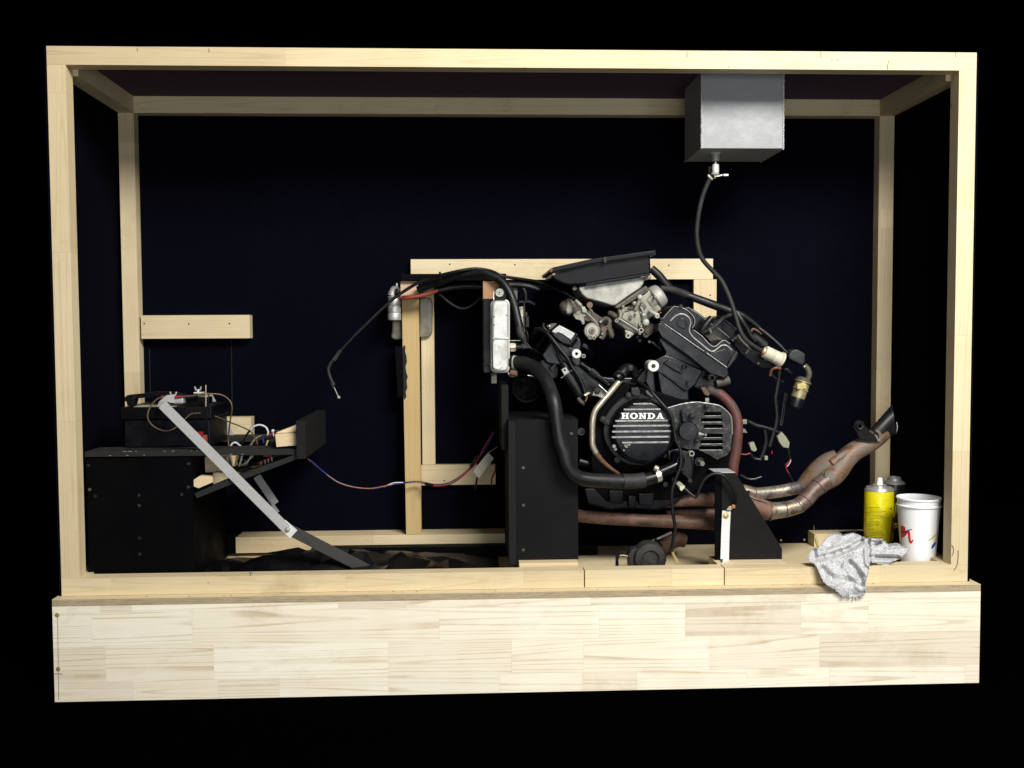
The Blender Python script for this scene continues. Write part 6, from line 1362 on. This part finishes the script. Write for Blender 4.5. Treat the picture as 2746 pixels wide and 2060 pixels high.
rk.ribbon(X2, [(1190, 600, 4), (1210, 640, 5), (1200, 730, 6), (1190, 770, 5)], 'gold_line_print', YELP, bc)

# white cup
YCUP = 0.125
xc = X2.p(1463, 700, YCUP).x
zr_ = zat(X2, 1463, 540, YCUP); rr_ = X2.m(240, YCUP)
zk = zat(X2, 1463, 622, YCUP)
rb_ = X2.m(178, YCUP); zb_c = zat(X2, 1463, 1248, YCUP)
slope = (X2.m(226, YCUP)-rb_)/(zk-zb_c)
r0 = rb_-slope*(zb_c-0.001)
rcup = lambda z: r0+slope*(z-0.001)
cup = thing('drinking_cup', 'white plastic cup with red, blue and yellow brush marks on the right', 'cup', (xc, YCUP, 0.001))
t_ = 0.0014
MB().lathe((xc, YCUP, 0), (0, 0, 1), [(0, 0.0035), (r0*0.9, 0.0035), (r0, 0.001), (rcup(zk)-0.0003, zk-0.002), (rcup(zk)+0.0028, zk-0.001), (rcup(zk)+0.0036, zk+0.001), (rcup(zk)+0.0026, zk+0.003), (rr_-0.0045, zk+0.0045), (rr_-0.0028, zr_-0.0045), (rr_-0.0004, zr_-0.003), (rr_, zr_), (rr_-0.0015, zr_+0.0016), (rr_-0.0035, zr_+0.0005), (rr_-0.0055, zr_-0.004), (rcup(zk)-t_, zk), (r0-t_, 0.005), (0, 0.005)], 64).build('shell', CUPW, cup)
rcp = Round(xc, YCUP, rcup, 0.0004)
rcp.ribbon(X3, [(1338, 1030, 32), (1328, 940, 24), (1320, 850, 24), (1334, 788, 22), (1358, 800, 24), (1364, 850, 22), (1358, 900, 16)], 'red_brush_mark', CANRED, cup)
rcp.ribbon(X3, [(1346, 1022, 24), (1364, 920, 24), (1394, 860, 28), (1414, 890, 30), (1422, 970, 28), (1440, 1008, 28), (1470, 972, 14)], 'red_brush_mark', CANRED, cup)
rcp2 = Round(xc, YCUP, rcup, 0.0008)
rcp2.ribbon(X3, [(1335, 905, 10), (1375, 862, 14), (1410, 845, 12)], 'purple_brush_mark', plain('purple_print', (0.10, 0.02, 0.12)), cup)
rcp2.ribbon(X3, [(1405, 847, 10), (1430, 840, 12), (1452, 832, 10)], 'blue_brush_mark', BLUEP, cup)
rcp.ribbon(X3, [(1655, 986, 3), (1700, 965, 14), (1745, 930, 18), (1782, 888, 10)], 'yellow_brush_mark', YELP, cup)
rcp.ribbon(X3, [(1745, 1005, 8), (1762, 975, 18), (1782, 940, 12)], 'yellow_brush_mark', YELP, cup)
rcp2.ribbon(X3, [(1714, 1085, 16), (1735, 1050, 30), (1765, 1008, 22)], 'blue_brush_mark', BLUEP, cup)
rcp.ribbon(X3, [(1582, 560, 1.5), (1580, 900, 1.5), (1575, 1180, 1.2)], 'seam_line', STRAPGREY, cup)

# towelling rag draped over the front rail
def inside(x, y, poly):
    c = False
    for i in range(len(poly)):
        (x0, y0), (x1, y1) = poly[i-1], poly[i]
        if (y0 > y) != (y1 > y) and x < (x1-x0)*(y-y0)/(y1-y0)+x0: c = not c
    return c
RAG = [(262, 1180), (285, 1125), (330, 1090), (375, 1080), (420, 1030), (470, 970), (540, 930), (600, 922), (650, 948), (700, 930), (760, 922), (830, 945), (880, 980), (960, 975), (1050, 985), (1100, 1015), (1130, 1040), (1230, 1035), (1290, 1065), (1370, 1085), (1340, 1125), (1270, 1190), (1180, 1225), (1150, 1285), (1060, 1265), (935, 1235), (925, 1330), (900, 1420), (885, 1500), (890, 1570), (850, 1590), (780, 1625), (720, 1605), (640, 1600), (560, 1540), (480, 1490), (430, 1440), (400, 1370), (370, 1300), (330, 1250), (280, 1235)]
CREASE = [((350, 1200), (520, 1160), 26, 0.010), ((520, 1160), (700, 1100), 24, 0.014), ((700, 1100), (855, 1005), 22, 0.013), ((640, 1205), (740, 1140), 16, 0.007), ((430, 1320), (520, 1420), 36, 0.008), ((720, 1250), (830, 1390), 30, 0.011), ((830, 1390), (845, 1480), 26, 0.008), ((520, 1420), (760, 1450), 40, 0.005), ((930, 1085), (1050, 1030), 14, 0.010), ((940, 1180), (1240, 1190), 20, 0.014), ((915, 960), (935, 1240), 18, 0.016), ((600, 1290), (640, 1230), 20, 0.004), ((470, 1090), (510, 1060), 24, 0.005), ((1140, 1075), (1290, 1060), 16, 0.008), ((330, 1100), (345, 1200), 22, 0.010), ((560, 950), (480, 1060), 40, 0.004)]
def segd(x, y, a, b):
    vx, vy = b[0]-a[0], b[1]-a[1]; t = max(0, min(1, ((x-a[0])*vx+(y-a[1])*vy)/(vx*vx+vy*vy)))
    return math.hypot(x-a[0]-t*vx, y-a[1]-t*vy)
def ragY(x, y):
    top = 1288-0.012*(x-600)
    if y > top:
        Y = -0.014-0.024*min(1, (y-top)/230)**0.7
    else:
        t = (top-y)/365; Y = -0.014+0.105*t**1.25
    if x > 925 and y > 1000: Y += 0.018*min(1, (x-925)/60)
    gv = rg = 0
    for a, b, w, am in CREASE:
        q = segd(x, y, a, b); gv = max(gv, 1.5*am*math.exp(-(q/w)**2)); rg = max(rg, 0.7*am*math.exp(-((q-w*2.2)/(w*1.3))**2))
    d = rg-gv
    d += 0.009*noise.noise(Vector((x*0.006, y*0.006, 1.7)))+0.0035*noise.noise(Vector((x*0.013, y*0.013, 4.2)))+0.0004*noise.noise(Vector((x*0.06, y*0.06, 9.1)))
    d = max(-0.010 if y > top-20 else -0.03, d)
    return Y-d
stp = 6.0; idx = {}; vs = []; fs = []
nx0, nx1, ny0, ny1 = 250, 1390, 910, 1640
ix = int((nx1-nx0)/stp); iy = int((ny1-ny0)/stp)
ok = [[inside(nx0+i*stp+4*noise.noise(Vector((i*.4, j*.4, 0))), ny0+j*stp+4*noise.noise(Vector((i*.4, j*.4, 5))), RAG) for i in range(ix+1)] for j in range(iy+1)]
def rv(i, j):
    if (i, j) not in idx:
        x = nx0+i*stp; y = ny0+j*stp; idx[(i, j)] = len(vs); vs.append(X2.p(x, y, ragY(x, y)))
    return idx[(i, j)]
for j in range(iy):
    for i in range(ix):
        if ok[j][i] and ok[j][i+1] and ok[j+1][i] and ok[j+1][i+1]:
            fs.append((rv(i, j), rv(i+1, j), rv(i+1, j+1), rv(i, j+1)))
rag = MB().add(vs, fs).build('rag', CLOTH, None, 0, 180, fixn=False)
so = rag.modifiers.new('thickness', 'SOLIDIFY'); so.thickness = 0.0035; so.offset = 1.0
tag(rag, 'grey and white towelling rag draped over the front rail', 'rag')
# loose threads on the rag's hem and nap
fz = MB()
hem = [(640+ i*5.2, 1598+10*math.sin(i*0.9)-0.1*max(0, i-30)*4) for i in range(48)]
edge = [RAG[k] for k in range(len(RAG))]
for k in range(len(edge)):
    (x0, y0), (x1, y1) = edge[k-1], edge[k]
    L = math.hypot(x1-x0, y1-y0); n = int(L/5)
    low = min(y0, y1) > 1540
    for q in range(n):
        t = random.random(); x = x0+(x1-x0)*t; y = y0+(y1-y0)*t
        nxx, nyy = (y1-y0)/L, -(x1-x0)/L
        ln = random.uniform(6, 28) if low else random.uniform(0, 3)
        ex_, ey_ = x+nxx*ln+random.uniform(-8, 8), y+nyy*ln+random.uniform(-8, 8)
        cxm, cym = x-nxx*9, y-nyy*9
        Y0 = ragY(cxm, cym)-0.001
        p0 = X2.p(cxm, cym, Y0); p1 = X2.p((x+ex_)/2, (y+ey_)/2, Y0-random.uniform(0, 0.003)); p2 = X2.p(ex_, ey_, Y0-random.uniform(-0.002, 0.004))
        w = random.uniform(0.0003, 0.0006)*(1.5 if low else 1)
        fz.tube([p0[:]+(w,), p1[:]+(w,), p2[:]+(w*0.4,)], None, 2, 4)
for q in range(2600):
    x = random.uniform(265, 1360); y = random.uniform(925, 1620)
    if not inside(x, y, RAG): continue
    Y0 = ragY(x, y); p0 = X2.p(x, y, Y0+0.0005); p1 = X2.p(x+random.uniform(-7, 7), y+random.uniform(-8, 5), Y0-random.uniform(0.0004, 0.0014))
    fz.tube([p0[:]+(0.0004,), p1[:]+(0.00025,)], None, 1, 3)
o = fz.build('towelling_nap', CLOTH, rag, 0, 0, fixn=False); o['kind'] = 'stuff'; o['label'] = 'loose threads and nap of the rag'

# dry grass blades poking up behind the rag
gr = thing('grass_tuft', 'few dry yellow green grass blades behind the rag', 'grass', X2.p(375, 1070, 0.09))
for x0, y0, x1, y1, b in ((375, 1060, 332, 838, -14), (380, 1065, 350, 905, -6), (372, 1062, 345, 930, -12), (368, 1060, 338, 975, -4), (384, 1062, 362, 950, 4)):
    P = [(x0, y0, 5), ((x0+x1)/2+b, (y0+y1)/2, 6), (x1, y1, 1.5)]
    MB().tube([X2.p(x, y+30*(i == 0), 0.10+0.004*i)[:]+(X2.m(r*0.5, .1),) for i, (x, y, r) in enumerate(P)], None, 5, 5).build('blade', GRASS, gr)

# small round casting lying on the floor
cs = thing('round_casting', 'small dirty round casting lying on the floor below the exhaust', 'engine part', (Y8.p(1345, 1100, 0.12).x, 0.13, 0.001))
zfl = 0.0016
k8 = Y8.m(1, 0.11); cc8 = Y8.p(1405, 1105, 0.105)
GRIMY = painted('grimy_dark_casting', (0.022, 0.021, 0.019), 0.55, 0.3, (0.07, 0.065, 0.057), 0.7, 40)
rz = cc8.z-zfl-0.0002
MB().lathe((cc8.x, 0.112, cc8.z), (0, -1, 0), [(rz, -0.03), (rz, 0), (rz*0.9, 0.006), (rz*0.55, 0.009), (rz*0.42, 0.004), (rz*0.3, 0.004), (0, 0.004)], 32).build('drum', GRIMY, cs)
MB().prism(Y8, [(1215, 1070), (1240, 1025), (1300, 1010), (1380, 1015), (1400, 1060), (1390, 1185), (1225, 1185)], 0.115, 0.15).build('body', GRIMY, cs, 0.004)
for x0, y0, x1, y1 in ((1288, 1052, 1345, 1078), (1290, 1092, 1345, 1112)):
    pbox(Y8, x0, y0, x1, y1, 0.1135, 0.118).build('window', BLACKBOARD, cs, 0.0008)
MB().tube([Y8.p(1330, 1015, 0.13), Y8.p(1350, 985, 0.13), Y8.p(1375, 1000, 0.13)], 0.006, 4, 10).build('lever', RUST, cs)
MB().prism(Y8, [(1430, 970), (1460, 935), (1500, 980), (1510, 1010), (1420, 1010)], 0.15, 0.17).build('arm', BLACKBOARD, cs, 0.003)
MB().tube([Y8.p(1370, 970, 0.16), Y8.p(1460, 935, 0.17), Y8.p(1580, 880, 0.18)], 0.0035, 4, 10).build('rod', ALLOYDARK, cs)
cl = thing('wire_clip', 'small black clip standing on the floor left of the round casting', 'clip', (Y8.p(1122, 1140, 0.10).x, 0.1, 0.001))
MB().prism(Y8, [(1108, 1200), (1112, 1090), (1130, 1058), (1146, 1070), (1134, 1110), (1138, 1200)], 0.10, 0.108).build('clip_body', PLASTICBLK, cl, 0.001)
MB().tube([Y8.p(1140, 1075, 0.104), Y8.p(1175, 1072, 0.104), Y8.p(1210, 1080, 0.104)], 0.0016, 3, 8).build('clip_wire', ALLOYPALE, cl)
# black box low behind the exhaust, two screws showing
for x, y in ((1745, 1100), (2022, 1095)):
    MB().lathe(X1.p(x, y, YW-0.0003), (0, -1, 0), [(0.0036, -0.001), (0.0034, 0.0004), (0.0015, 0.0005), (0, 0.0001)], 12).build('screw_head', SCREW, case)
